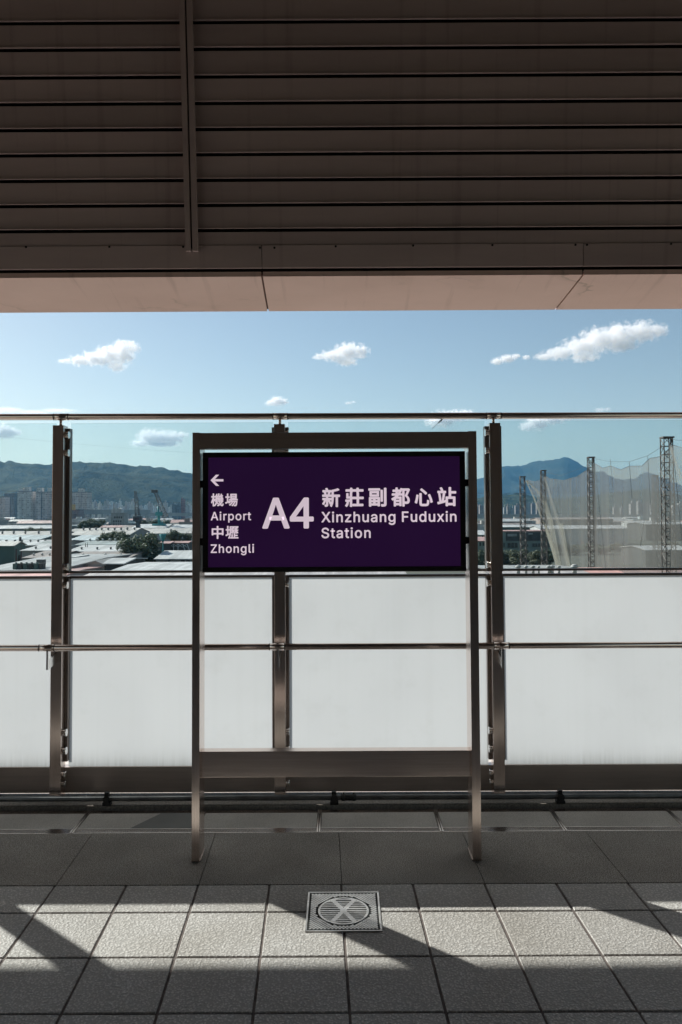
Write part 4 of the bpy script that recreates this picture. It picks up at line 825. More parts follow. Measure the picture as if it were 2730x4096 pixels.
for i in range(40):
    px = 1900+i*21+rnd.uniform(-8, 8); Y = rnd.choice((520, 600, 700, 820))*rnd.uniform(.95, 1.05)
    clutter(px, Y, rnd.uniform(10, 28), rnd.uniform(5, 9), rnd.uniform(8, 16), 'small building in the hazy clutter beyond the white roofs on the right', 'small buildings in the middle distance on the right')
for i in range(26):
    clutter(800+i*42+rnd.uniform(-12, 12), rnd.choice((240, 330, 520, 700, 900))*rnd.uniform(.95, 1.05), rnd.uniform(12, 30), rnd.uniform(5, 9), rnd.uniform(8, 16), 'small building in the middle distance hidden behind the sign', 'small buildings behind the sign')
# ---- viaducts
VIA = pm('viaduct concrete', (.46, .46, .455), (.38, .38, .375), .05, .8)
def viaduct(label, a, c, th, Ya, Yb, par, piers):
    p, q = at_y(*a, Ya), at_y(*c, Yb); t = thing('viaduct', label, 'viaduct', ((p.x+q.x)/2, (p.y+q.y)/2, GZ), 'elevated viaducts crossing the city')
    d = (q-p); side = V3((-d.y, d.x, 0)).normalized()*10
    b = nb(); add_poly(b, [p, q, q-V3((0, 0, th)), p-V3((0, 0, th))], side); obj('deck', b, VIA, t)
    b = nb(); up = V3((0, 0, par)); add_poly(b, [p-side*.03, q-side*.03, q-side*.03+up, p-side*.03+up], side*.03); obj('parapet', b, VIA, t)
    for i in range(piers):
        s = p+d*((i+.5)/piers)+side*.5; b = nb(); add_box(b, s.x-1.2, s.x+1.2, s.y-1, s.y+1, GZ, s.z-th-.02); obj('pier', b, VIA, t)
viaduct('pale elevated viaduct in front of the far city row left of the dark crane', C1(560, 866), C1(1180, 868), 6, 1180, 1300, 1.5, 14)
viaduct('long low viaduct crossing behind the teal crane and on behind the net', C1(1090, 889), C2(1700, 828), 5, 1500, 900, 1.6, 24)
# ---- right pane
shed('long low grey shed right of the right railing post, behind white roofs', 250, 640, 846, 866, 20, 9, R_GREY, W_GREY, cv=C2)
shed('long brown walled shed behind the net and the white roof', 560, 1075, 838, 851, 14, 11, R_BROWN, R_BROWN, cv=C2)
shed('long white roof with a green eave right of the right railing post', 230, 640, 890, 906, 14, 8.5, R_WHITE, W_GREEN, cv=C2)
shed('long white roofed shed running on behind the tall lattice towers', 560, 1180, 894, 918, 12, 8, R_WHITE, W_WHITE, cv=C2)
shed('grey walled shed behind the net between the two right hand lattice towers', 1310, 1640, 870, 886, 14, 9, R_GREY, W_DARK, cv=C2)
shed('white roofed shed low behind the tallest lattice tower', 1310, 1640, 1038, 1070, 10, 5, R_WHITE, W_DARK, cv=C2)
shed('white building glimpsed in the slot between the sign and the right railing post', 60, 172, 930, 962, 9, 8.5, R_WHITE, W_WHITE, cv=C2, slots=[(140, 152, 966, 976, GLZ)])
shed('red roofed building glimpsed in the slot between the sign and the right railing post', 50, 180, 978, 1006, 7, 8, R_PINK, W_OFF, cv=C2, slots=[(122, 134, 1014, 1040, GLZ), (145, 158, 1014, 1040, GLZ)])
ot, g_ = box_building('office_building', 'two storey pale green office building with dark upper wall right of the right railing post', 270, 640, 940, 289, 14, W_OFF, cv=C2, roof=R_PINK)
X0, X1, Y, zt_ = g_
p, q = at_y(*C2(312, 946), Y), at_y(*C2(640, 1003), Y); b = nb(); add_box(b, p.x, q.x, Y-.3, Y+.2, q.z, zt_-.15); obj('upper_cladding', b, W_DARK, ot)
for (xa, xb, ya, yb, mm_) in ((322, 388, 953, 972, W_GREY), (470, 500, 950, 958, W_WHITE), (320, 394, 1018, 1052, GLZ), (496, 556, 1022, 1046, GLZ), (416, 470, 1030, 1044, GLZ), (272, 302, 1018, 1046, GLZ), (575, 625, 1022, 1046, GLZ)):
    p, q = at_y(*C2(xa, ya), Y), at_y(*C2(xb, yb), Y); b = nb(); add_box(b, p.x, q.x, Y-.42, Y+.1, q.z, p.z); w = obj('window', b, mm_, ot)
    n_ = 3; b = nb()
    for k in range(n_+1):
        x = p.x+(q.x-p.x)*k/n_; add_box(b, x-.06, x+.06, Y-.47, Y-.425, q.z, p.z)
    obj('frame', b, W_OFF, w)
shed('near grey roof edge with white round ventilators below the right clear panel', 230, 900, 1193, 1245, 9, 7.5, R_GREY, W_GREY, 0, cv=C2)
t, g_ = shed('near faded red roof in the gap below the right clear panel', 940, 1700, 1206, 1262, 9, 7, R_PINK, W_GREY, cv=C2)
vt = [o for o in bpy.data.objects if o.get('label', '').startswith('near grey roof edge')][0]
vrf = [c for c in vt.children if c.name.startswith('roof')][0]
for (x, r) in ((400, .42), (455, .3), (505, .33), (545, .24), (618, .36), (640, .4), (690, .3), (800, .52)):
    p = at_y(*C2(x, 1194), 107); b = nb(); add_tube(b, (p.x, p.y, p.z-.9), (p.x, p.y, p.z), r*.6, 12); add_tube(b, (p.x, p.y, p.z), (p.x, p.y, p.z+r*.5), r, 14); add_tube(b, (p.x, p.y, p.z+r*.5), (p.x, p.y, p.z+r*.9), r, 14, r*.3); obj('ventilator', b, VENTW, vrf)
# ================================================================== TREES
def leafmat(name, a, b_):
    mt, nt, out = new_mat(name); bs = N(nt, 'ShaderNodeBsdfPrincipled', Roughness=.6)
    oi = N(nt, 'ShaderNodeObjectInfo'); co = coords(nt, kind='Generated'); nz = N(nt, 'ShaderNodeTexNoise', Scale=6., Detail=5.); L(nt, co, nz.inputs['Vector'])
    r = ramp(nt, nz.outputs['Fac'], [(.35, a), (.65, b_)]); L(nt, r.outputs[0], bs.inputs['Base Color'])
    tr = N(nt, 'ShaderNodeBsdfTranslucent'); L(nt, r.outputs[0], tr.inputs[0]); mx = N(nt, 'ShaderNodeMixShader'); mx.inputs[0].default_value = .25
    L(nt, bs.outputs[0], mx.inputs[1]); L(nt, tr.outputs[0], mx.inputs[2]); L(nt, mx.outputs[0], out.inputs[0]); return mt
LEAFA = leafmat('dark green leaves', (.055, .085, .055), (.14, .17, .10)); LEAFB = leafmat('olive green leaves', (.07, .09, .05), (.16, .17, .10))
BARK = pm('bark', (.10, .08, .065), (.06, .05, .04), 3, .9)
def crown_mesh(seed, nl, nleaf, leaf):
    r = random.Random(seed); b = nb(); lumps = []
    for i in range(nl):
        while True:
            p = V3((r.uniform(-1, 1), r.uniform(-1, 1), r.uniform(-1, 1)))
            if p.length < 1: break
        k = .75 if p.z > -.3 else .62
        lumps.append((V3((p.x*.36*(1.15-.35*max(p.z, 0)), p.y*.36, .5+p.z*.36)), r.uniform(.10, .19)))
    for i in range(nleaf):
        c, rad = r.choice(lumps); d = V3((r.gauss(0, 1), r.gauss(0, 1), r.gauss(.15, 1))).normalized()
        p = c+d*rad*r.uniform(.72, 1.12); s = leaf*r.uniform(.6, 1.5)
        nrm = (d+V3((r.gauss(0, .5), r.gauss(0, .5), r.gauss(0, .5)))).normalized(); q = nrm.to_track_quat('Z', 'Y'); a = r.uniform(0, 6.28)
        vs = [b.verts.new(p+q @ V3((s*math.cos(a+k*1.5708)*(1 if k % 2 else .6), s*math.sin(a+k*1.5708)*(1 if k % 2 else .6), 0))) for k in range(4)]
        b.faces.new(vs)
    me = bpy.data.meshes.new('crown'); b.to_mesh(me); b.free(); return me
CROWNS = [crown_mesh(1, 34, 7000, .026), crown_mesh(2, 28, 5200, .03), crown_mesh(3, 24, 4200, .034)]
for me in CROWNS: me.materials.append(LEAFA)
CROWNS_B = [me.copy() for me in CROWNS]
for me in CROWNS_B: me.materials.clear(); me.materials.append(LEAFB)
tk = nb(); add_tube(tk, (0, 0, 0), (0, 0, 1), .5, 8, .3)
for k in range(4): a = k*1.57+.4; add_tube(tk, (0, 0, .8), (1.6*math.cos(a), 1.6*math.sin(a), 1.25), .22, 6, .1)
TRUNK = bpy.data.meshes.new('trunk'); tk.to_mesh(TRUNK); tk.free(); TRUNK.materials.append(BARK)
tn = [0]
def tree(label, xc, w, yt, yb, Y, cv=C1, olive=False, group='trees among the factory sheds', ground=False):
    a_, b_ = cv(xc, yt), cv(xc, yb); p = at_y(*a_, Y); q = at_y(*b_, Y); W = at_y(*cv(xc+w/2, yt), Y).x-at_y(*cv(xc-w/2, yt), Y).x
    zb = max(GZ+.2, q.z-.6); H = max(p.z-zb, W*.4)
    t = thing('tree', label, 'tree', (p.x, Y, GZ), group, tn[0]*1.7)
    me = (CROWNS_B if olive else CROWNS)[tn[0] % 3]; tn[0] += 1
    c = bpy.data.objects.new('crown', me); COL.objects.link(c); c.parent = t; c.location = (0, 0, zb-GZ); c.scale = (W/.80, W/.80, H*1.05)
    k = bpy.data.objects.new('trunk', TRUNK); COL.objects.link(k); k.parent = t; k.scale = (max(.25, W*.045),)*2+(max(.5, zb-GZ+H*.35),)
    return t
tree('big dark tree standing alone in front of the cranes', 1108, 330, 1022, 1300, 176)
tree('lighter leafy bush at the left foot of the big tree', 1010, 140, 1160, 1300, 172, olive=True)
tree('dark tree at the right end of the grove left of the big tree', 970, 120, 1028, 1112, 232)
tree('tallest dark tree in the middle of the grove left of the big tree', 890, 130, 1018, 1112, 236)
tree('dark tree at the left end of the grove left of the big tree', 815, 100, 1042, 1112, 238)
tree('round dark tree between the big tree and the sign', 1385, 150, 1020, 1112, 240)
tree('small olive tree at the left edge of the sign behind the red roof', 1470, 80, 1040, 1112, 242, olive=True)
tree('dark tree clump directly right of the apartment tower foot', 715, 150, 930, 1012, 420)
tree('small dark tree at the foot of the billboard tower', 640, 70, 960, 1014, 410)
tree('olive bush beside the grey office block', 800, 50, 930, 985, 560, olive=True)
tree('dark tree in front of the white roof at the far left', 70, 75, 1012, 1060, 330)
tree('left one of two dark trees before the left railing post', 235, 100, 1000, 1044, 345)
tree('right one of two dark trees before the left railing post', 325, 100, 1002, 1040, 345, olive=True)
for x, w, lab in ((1120, 90, 'olive tree row piece just right of the dark crane'), (1220, 80, 'dark tree behind the teal crane mast'), (1330, 110, 'dark low tree right of the teal crane'), (1430, 110, 'low dark tree in the far strip beside the sign')):
    tree(lab, x, w, 936, 980, 560, olive=(x == 1120))
tree('mound of weeds on the white roof left of the big tree', 680, 90, 1160, 1188, 190, olive=True)
for x, w, yt, Y, o_, lab in ((300, 130, 1056, 226, 0, 'dark tree right beside the right railing post below the office'), (375, 150, 1068, 220, 1, 'olive tree below the office windows left of the first lattice tower'), (455, 160, 1062, 230, 0, 'dark tree below the office between the two left lattice towers'), (535, 150, 1056, 222, 1, 'olive tree below the office in front of the second lattice tower'), (140, 120, 1068, 220, 0, 'dark tree seen in the slot between the sign and the right railing post'), (620, 130, 1062, 232, 0, 'dark tree behind the net folds below the office')):
    tree(lab, x, w, yt, 1250, Y, cv=C2, olive=bool(o_), group='trees beside the driving range')
for i, (x, w, yt, yb, Y) in enumerate(((700, 140, 1010, 1120, 300), (800, 150, 1030, 1140, 290), (900, 150, 1020, 1130, 310), (1000, 160, 1040, 1150, 290), (1110, 150, 1020, 1130, 310), (1230, 170, 1050, 1160, 290), (1350, 170, 1060, 1170, 300), (1490, 180, 1070, 1170, 300), (680, 110, 958, 1040, 430), (790, 120, 962, 1050, 450), (900, 130, 955, 1040, 470), (1010, 110, 968, 1050, 450), (1100, 130, 940, 1040, 480), (1210, 130, 900, 1000, 520), (1290, 100, 930, 1030, 500), (1180, 100, 860, 930, 640), (1080, 90, 880, 940, 620), (1380, 120, 960, 1040, 520), (1520, 140, 950, 1040, 520))):
    tree('dark tree blurred behind the driving range net', x, w, yt, yb, Y, cv=C2, olive=i % 3 == 1, group='trees behind the net')
# ================================================================== CRANES
def lattice(b, p, q, w0, w1, n, r, sides=4):
    p, q = V3(p), V3(q); d = (q-p); qt = d.to_track_quat('Z', 'Y')
    def corner(i, t): w = w0+(w1-w0)*t; s = [(-1, -1), (1, -1), (1, 1), (-1, 1)][i]; return p+d*t+qt @ V3((s[0]*w/2, s[1]*w/2, 0))
    for i in range(4): add_tube(b, corner(i, 0), corner(i, 1), r*1.5, 5)
    for k in range(n):
        t0, t1 = k/n, (k+1)/n
        for i in range(4):
            j = (i+1) % 4
            add_tube(b, corner(i, t0), corner(j, t1), r, 4, caps=False) if (k+i) % 2 else add_tube(b, corner(j, t0), corner(i, t1), r, 4, caps=False)
            add_tube(b, corner(i, t1), corner(j, t1), r, 4, caps=False)
YC = 430
def cb(x, y, Y=YC): return at_y(*CB(x, y), Y)
t = thing('crawler_crane', 'dark crawler crane with a steep lattice boom left of the teal crane', 'crane', (cb(600, 700).x, YC, GZ))
b = nb(); lattice(b, cb(600, 690), cb(558, 252), 2.6, 1.0, 12, .065); obj('boom', b, DSTEEL, t)
b = nb(); lattice(b, cb(618, 900), cb(580, 520), 2.0, 1.7, 10, .055); obj('mast', b, DSTEEL, t)
b = nb(); c = cb(600, 690); add_box(b, c.x-2.6, c.x+2.0, YC-1.5, YC+2.5, c.z-1.4, c.z+1.6, .2, 1); obj('cab', b, DSTEEL, t)
b = nb(); add_box(b, c.x-1.6, c.x+1.0, YC-1.65, YC-1.5, c.z-.4, c.z+.8); obj('cab_panel', b, W_MAROON, t)
b = nb(); add_box(b, c.x-3, c.x+3, YC-2.5, YC-1.3, GZ, GZ+1.2, .3, 1); add_box(b, c.x-3, c.x+3, YC+1.3, YC+2.5, GZ, GZ+1.2, .3, 1); add_box(b, c.x-1, c.x+1, YC-1, YC+1, GZ+.6, c.z-1.3); obj('tracks', b, DSTEEL, t)
b = nb()
for dx in (0, .5): add_tube(b, cb(556+dx*20, 258), cb(604+dx*30, 640), .05, 5)
obj('cable', b, DSTEEL, t)
t = thing('crawler_crane', 'teal crane with a dark leaning lattice boom and teal mast, left of the sign', 'crane', (cb(940, 780).x, YC+20, GZ))
Y2 = YC+20
b = nb(); lattice(b, cb(1050, 690, Y2), cb(868, 262, Y2), 2.8, 1.3, 13, .075)
h = cb(868, 262, Y2); add_box(b, h.x-2.2, h.x+1.6, Y2-.8, Y2+.8, h.z-.6, h.z+1.2, .2, 1); obj('boom', b, DSTEEL, t)
b = nb(); a0, a1 = cb(935, 790, Y2), cb(912, 488, Y2); add_tube(b, a0, a1, .95, 10, .5); obj('mast', b, TEAL, t)
b = nb(); c = cb(925, 605, Y2); add_box(b, c.x-1.6, c.x+2.6, Y2-2.4, Y2-1, c.z-1.3, c.z+1.1, .25, 1); obj('machine_house', b, TEAL, t)
b = nb(); c = cb(925, 795, Y2); add_box(b, c.x-3.6, c.x+4, Y2-2, Y2+2, c.z-1.0, c.z+1.2, .25, 1); add_box(b, c.x-3, c.x+3, Y2-1.5, Y2+1.5, GZ, c.z-1); obj('base', b, TEAL, t)
b = nb(); lattice(b, cb(988, 1030, Y2), cb(965, 720, Y2), 1.7, 1.4, 12, .08); obj('lead', b, TEAL, t)
b = nb(); add_tube(b, cb(868, 262, Y2), cb(925, 590, Y2), .05, 5); add_tube(b, cb(872, 262, Y2), cb(985, 960, Y2), .05, 5); obj('cable', b, DSTEEL, t)
c = cb(990, 985, 200); t = thing('hopper', 'small teal hopper hanging over the red roofs right of the big tree', 'hopper', c)
b = nb(); add_tube(b, (c.x, c.y, c.z-1.1), (c.x, c.y, c.z+1.0), .25, 8, 1.0); obj('bin', b, TEAL, t)
b = nb(); add_tube(b, (c.x, c.y, GZ), (c.x, c.y, c.z-1), .18, 6); obj('stand', b, TEAL, t)
# ================================================================== DRIVING RANGE NET
GA, GB = 34.26, .0774
def netp(x, y):
    d = ray(x, y); tt = d.x/d.y; Y = GA/(tt-GB); return at_y(x, y, Y)
tw = [(428, 548, 209, 1.18, 'farthest and shortest lattice tower at the left end of the net'), (576, 505, 177, .97, 'slim lattice tower second from the left, before the office building'), (915, 412, 133, .92, 'lattice tower in the middle of the net with a small cantilever top'), (1455, 272, 96, 1.1, 'tallest and nearest lattice tower near the right edge of the photo'), (1374, 540, 205, 1.18, 'hazy lattice tower behind the net, left of the tallest one')]
tops = []
for i, (x, y, Y, wt, lab) in enumerate(tw):
    p = at_y(*C2(x, y), Y); w = wt; t = thing('lattice_tower', lab, 'lattice tower', (p.x, Y, GZ), 'driving range lattice towers')
    h = p.z-GZ; n = int(h/ (w*.95)); r = (.062, .056, .048, .042, .058)[i]; tops.append(p)
    for sx in (-1, 1):
        for sy in (-1, 1):
            b = nb(); add_tube(b, (p.x+sx*w*.62, Y+sy*w*.62, GZ), (p.x+sx*w*.5, Y+sy*w*.5, p.z), r*1.7, 6); obj('leg', b, RUST, t)
    b = nb()
    def cor(k, tt): s = [(-1, -1), (1, -1), (1, 1), (-1, 1)][k]; ww = w*(.62-.12*tt); return V3((p.x+s[0]*ww, Y+s[1]*ww, GZ+h*tt))
    for k in range(n):
        for f_ in range(4):
            g2 = (f_+1) % 4; a0, a1 = (k)/n, (k+1)/n
            m_ = (cor(f_, a1)+cor(g2, a1))/2
            if k % 2: add_tube(b, cor(f_, a0), cor(g2, a1), r, 5, caps=False)
            else: add_tube(b, cor(g2, a0), cor(f_, a1), r, 5, caps=False)
            add_tube(b, cor(f_, a1), cor(g2, a1), r, 5, caps=False)
    obj('bracing', b, RUST, t)
    b = nb(); add_box(b, p.x-w*.58, p.x+w*.72, Y-w*.55, Y+w*.55, p.z, p.z+.18); add_poly(b, [(p.x+w*.45, Y-.1, p.z-1.1), (p.x+w*.75, Y-.1, p.z), (p.x+w*.45, Y-.1, p.z)], (0, .2, 0)); obj('top_platform', b, RUST, t)
def netmat(name, alpha, col):
    mt, nt, out = new_mat(name); t_ = N(nt, 'ShaderNodeBsdfTransparent'); d = N(nt, 'ShaderNodeBsdfDiffuse'); d.inputs[0].default_value = c4(col); tr = N(nt, 'ShaderNodeBsdfTranslucent'); tr.inputs[0].default_value = c4(col)
    m1 = N(nt, 'ShaderNodeMixShader'); m1.inputs[0].default_value = .5; L(nt, d.outputs[0], m1.inputs[1]); L(nt, tr.outputs[0], m1.inputs[2])
    co = coords(nt, (.5, .5, .02)); nz = N(nt, 'ShaderNodeTexNoise', Scale=.6, Detail=5.); L(nt, co, nz.inputs['Vector'])
    mr = N(nt, 'ShaderNodeMapRange'); mr.inputs[1].default_value = .35; mr.inputs[2].default_value = .65; mr.inputs[3].default_value = alpha*.82; mr.inputs[4].default_value = min(1, alpha*1.12); L(nt, nz.outputs['Fac'], mr.inputs[0])
    m2 = N(nt, 'ShaderNodeMixShader'); L(nt, mr.outputs[0], m2.inputs[0]); L(nt, t_.outputs[0], m2.inputs[1]); L(nt, m1.outputs[0], m2.inputs[2]); L(nt, m2.outputs[0], out.inputs[0]); return mt
NET = netmat('grey brown net mesh', .52, (.37, .345, .315)); PALE = netmat('pale doubled net mesh', .28, (.50, .475, .43)); FOLD = netmat('gathered net mesh', .40, (.50, .47, .40))
topline = [(460, 570), (520, 580), (556, 568), (590, 540), (625, 560), (680, 566), (720, 573), (762, 560), (820, 545), (862, 515), (888, 500), (942, 450), (1000, 484), (1058, 470), (1130, 496), (1192, 470), (1280, 470), (1338, 415), (1416, 402), (1490, 330), (1510, 322), (1568, 342), (1640, 330)]
leftline = [(460, 570), (490, 630), (520, 690), (560, 800), (600, 900), (640, 1040), (690, 1190), (720, 1290)]
def interp(pl, x, k=0):
    for a, c in zip(pl, pl[1:]):
        if a[k] <= x <= c[k]: return a[1-k]+(c[1-k]-a[1-k])*(x-a[k])/(c[k]-a[k])
    return pl[0][1-k] if x < pl[0][k] else pl[-1][1-k]
net = thing('range_net', 'tall grey driving range net sagging between the lattice towers on the right', 'net', (GA+GB*300, 300, GZ))
def net_panel(x0, x1, mat, name='net_panel'):
    b = nb(); grid = []; xs = [x0+(x1-x0)*i/40 for i in range(41)]
    for x in xs:
        yt = interp(topline, x); col_ = []
        T = netp(*C2(x, yt)); Yc = T.y
        yb = interp(leftline, x) if x < 720 else 1e9
        B = netp(*C2(x, yb)) if yb < 1e8 else V3((T.x, T.y, GZ+.3))
        if B.z < GZ+.3: B.z = GZ+.3
        for k in range(13):
            v = k/12; q = T.lerp(B, v); q.x += .3*math.sin(Yc*.7+v*1.5)*v; col_.append(b.verts.new(q))
        grid.append(col_)
    for i in range(40):
        for k in range(12):
            f = b.faces.new((grid[i][k], grid[i+1][k], grid[i+1][k+1], grid[i][k+1])); f.smooth = True
    return obj(name, b, mat, net)
for a, c in ((460.5, 580), (580, 940), (940, 1490), (1490, 1640)): net_panel(a, c, NET)
# gathered folds hanging at the loose end
def fold(path, w0, w1, nm='net_fold', mat=None):
    b = nb(); prev = None
    for i, (x, y) in enumerate(path):
        s = i/(len(path)-1); w = w0+(w1-w0)*s; row = []
        for k in range(7):
            u = k/6-.5; p = netp(*C2(x+u*w, y)); p.x -= .3+.18*math.cos(k*2.1+i*.3); row.append(b.verts.new(p))
        if prev:
            for k in range(6): f = b.faces.new((prev[k], prev[k+1], row[k+1], row[k])); f.smooth = True
        prev = row
    obj(nm, b, mat or FOLD, net)
fold([(464, 574), (492, 635), (522, 700), (562, 810), (602, 910), (645, 1050), (690, 1200)], 6, 16)
fold([(466, 576), (540, 640), (590, 700), (640, 860), (700, 1200)], 12, 46)
fold([(598, 550), (650, 720), (700, 880), (770, 1200)], 8, 34, mat=PALE)
fold([(1502, 326), (1530, 420), (1575, 560)], 8, 30, mat=PALE)
fold([(598, 880), (630, 960), (665, 1070), (706, 1200)], 8, 18)
fold([(716, 880), (735, 980), (755, 1090), (774, 1200)], 30, 22)
# rope along the top edge, hangers and stays
b = nb(); pts = [netp(*C2(x, y)) for (x, y) in topline]
for p, q in zip(pts, pts[1:]): add_tube(b, p, q, .036, 5)
obj('edge_rope', b, DSTEEL, net)
for pl in ([(940, 418), (1055, 440), (1190, 440), (1320, 398), (1416, 338)], [(1490, 275), (1520, 285), (1640, 292)], [(592, 512), (700, 540), (890, 470)]):
    b = nb(); pp = [netp(*C2(x, y)) for (x, y) in pl]
    for p, q in zip(pp, pp[1:]): add_tube(b, p, q, .023, 5)
    obj('cable', b, DSTEEL, net)
for (x0, y0, x1, y1) in ((1055, 420, 1075, 640), (1190, 440, 1210, 700), (1322, 395, 1345, 800), (945, 455, 1022, 1200), (1500, 325, 1568, 1040), (592, 545, 650, 1000), (680, 570, 700, 800), (765, 560, 790, 850), (455, 575, 475, 1190), (1320, 700, 1270, 1040)):
    p, q = netp(*C2(x0, y0)), netp(*C2(x1, y1)); b = nb(); add_tube(b, p, q, .03, 5); obj('stay', b, DSTEEL, net)
t = thing('flag', 'small coral red pennant behind the net left of the middle lattice tower', 'flag', at_y(*C2(868, 1035), 330))
b = nb(); add_poly(b, [at_y(*C2(x, y), 330) for (x, y) in ((846, 990), (868, 1018), (882, 1034), (850, 1030))], (0, .1, 0)); obj('pennant', b, pm('coral cloth', (.62, .24, .19), (.55, .2, .16), 1, .7), t)
b = nb(); p = at_y(*C2(846, 990), 330); add_tube(b, (p.x, 330, GZ), (p.x, 330, p.z), .07, 6); obj('pole', b, DSTEEL, t)
# ================================================================== POWER LINES
WIRE = pm('wire', (.05, .055, .06), (.05, .055, .06), 1, .6)
for (x0, y0, x1, y1, Y, cv, r, lab) in ((-200, 262, 1560, 417, 300, C1, .022, 'faint power line crossing the sky above the hill ridge on the left'), (-200, 478, 1560, 645, 320, C1, .05, 'power line crossing the upper face of the wooded hill'), (-200, 522, 1560, 690, 360, C1, .035, 'thin power line across the middle of the wooded hill'), (-200, 690, 1560, 815, 380, C1, .06, 'lowest power line, passing just over the apartment tower roofs'), (40, 664, 1720, 648, 620, C2, .13, 'dark power line across the mountains on the right')):
    p, q = at_y(*cv(x0, y0), Y), at_y(*cv(x1, y1), Y*1.05); b = nb(); n = 16; L_ = [p.lerp(q, i/n)-V3((0, 0, (1-(2*i/n-1)**2)*.6)) for i in range(n+1)]
    for u, v in zip(L_, L_[1:]): add_tube(b, u, v, r, 5, caps=False)
    tag(obj('power_line', b, WIRE), lab, 'power line', 'overhead power lines')
# ================================================================== GROUND, HILLS
GRD = pm('city ground', (.075, .085, .065), (.035, .048, .032), .02, .9, detail=8); LAWN = pm('range turf', (.04, .05, .036), (.06, .07, .05), .05, .9, detail=8)
bm = nb(); add_box(bm, -14000, 14000, 5, 14000, GZ-2, GZ); struct('ground', bm, GRD)
bm = nb(); q = [(49, 140), (62, 260), (190, 420), (170, 140)]; add_poly(bm, [(x, y, GZ+.02) for x, y in q], (0, 0, .05)); struct('lawn', bm, LAWN)
def hillmat(name, a, b_, sc):
    mt, nt, out = new_mat(name); bs = N(nt, 'ShaderNodeBsdfPrincipled', Roughness=.9); bs.inputs['Specular IOR Level'].default_value = .05
    co = coords(nt); nz = N(nt, 'ShaderNodeTexNoise', Scale=sc, Detail=10., Roughness=.72); L(nt, co, nz.inputs['Vector'])
    r = ramp(nt, nz.outputs['Fac'], [(.42, a), (.60, b_)]); L(nt, r.outputs[0], bs.inputs['Base Color'])
    n2 = N(nt, 'ShaderNodeTexNoise', Scale=sc*6, Detail=6.); L(nt, co, n2.inputs['Vector'])
    bp = N(nt, 'ShaderNodeBump', Strength=1., Distance=14.); L(nt, n2.outputs['Fac'], bp.inputs['Height']); L(nt, bp.outputs[0], bs.inputs['Normal']); L(nt, bs.outputs[0], out.inputs[0]); return mt
def hill(name, ridge, Yf, Yr, Yb, mat, seed, nx=260, ny=46, rough=1., spur=1.):
    b = nb(); xs0, xs1 = ridge[0][0], ridge[-1][0]; grid = []
    for i in range(nx+1):
        x = xs0+(xs1-xs0)*i/nx; y = interp(ridge, x); row = []
        d = ray(x, y); tx, tz = d.x/d.y, d.z/d.y
        for k in range(ny+1):
            Y = Yf+(Yb-Yf)*k/ny
            u = (Y-Yf)/(Yr-Yf) if Y < Yr else 1-(Y-Yr)/(Yb-Yr)
            u = max(0, min(1, u)); pr_ = u**.95*(1.0+.0*u)
            X = tx*Y; zr = EYE+tz*Yr
            n1 = mnoise.fractal(V3((X/700+seed, Y/1100, seed)), 1., 2., 5); n2 = mnoise.fractal(V3((X/38+seed, Y/38, seed)), .7, 2., 3)
            rid = 1-abs(mnoise.noise(V3((X/420+.3*n1+seed, Y/1500, 3.3*seed))))*2
            z = GZ+(zr-GZ)*pr_ + spur*(zr-GZ)*.22*(n1+rid*.7-.35)*(u*(1-u)*4) + rough*8*n2*(.25+.75*u)
            row.append(b.verts.new((X, Y, max(GZ-1.5, z))))
        grid.append(row)
    for i in range(nx):
        for k in range(ny):
            f = b.faces.new((grid[i][k], grid[i+1][k], grid[i+1][k+1], grid[i][k+1])); f.smooth = True
    return struct(name, b, mat)
H_NEAR = hillmat('wooded hill', (.012, .028, .024), (.07, .082, .05), .012); H_FAR = hillmat('far mountain', (.02, .036, .03), (.05, .06, .045), .004)
rl = [(-900, 1838), (-400, 1842)]+[C1(x, y) for (x, y) in ((0, 479), (75, 484), (150, 492), (250, 498), (350, 505), (410, 508), (480, 494), (575, 482), (650, 487), (750, 491), (900, 498), (940, 501), (1000, 511), (1100, 517), (1200, 523), (1280, 532), (1350, 547), (1420, 560), (1500, 574))]+[(900, 1920), (1150, 1985), (1400, 2032), (1700, 2046)]
hill('hill', rl, 2900, 4000, 5200, H_NEAR, 3.1)
rr = [(1500, 2040), (1700, 1975)]+[C2(x, y) for (x, y) in ((115, 562), (165, 550), (215, 505), (285, 471), (350, 470), (400, 470), (440, 466), (500, 442), (560, 434), (600, 430), (680, 424), (705, 413), (728, 408), (760, 411), (800, 430), (850, 462), (885, 482), (940, 512), (975, 504), (1000, 507), (1040, 532), (1090, 556), (1150, 565), (1230, 563), (1270, 532), (1310, 516), (1350, 522), (1400, 545), (1450, 556), (1500, 582), (1568, 612))]+[(2900, 1975), (3300, 2010), (3900, 2020)]
hill('mountain', rr, 6600, 9000, 11200, H_FAR, 8.4, rough=1.6)
rf = [(1600, 2040), (1850, 2008)]+[C2(x, y) for (x, y) in ((115, 700), (285, 672), (400, 668), (520, 690), (700, 700), (900, 690), (1100, 660), (1300, 640), (1450, 650), (1568, 690))]+[(3100, 2010), (3600, 2030)]
hill('foothill', rf, 2700, 3500, 4300, H_NEAR, 5.7, rough=1.)
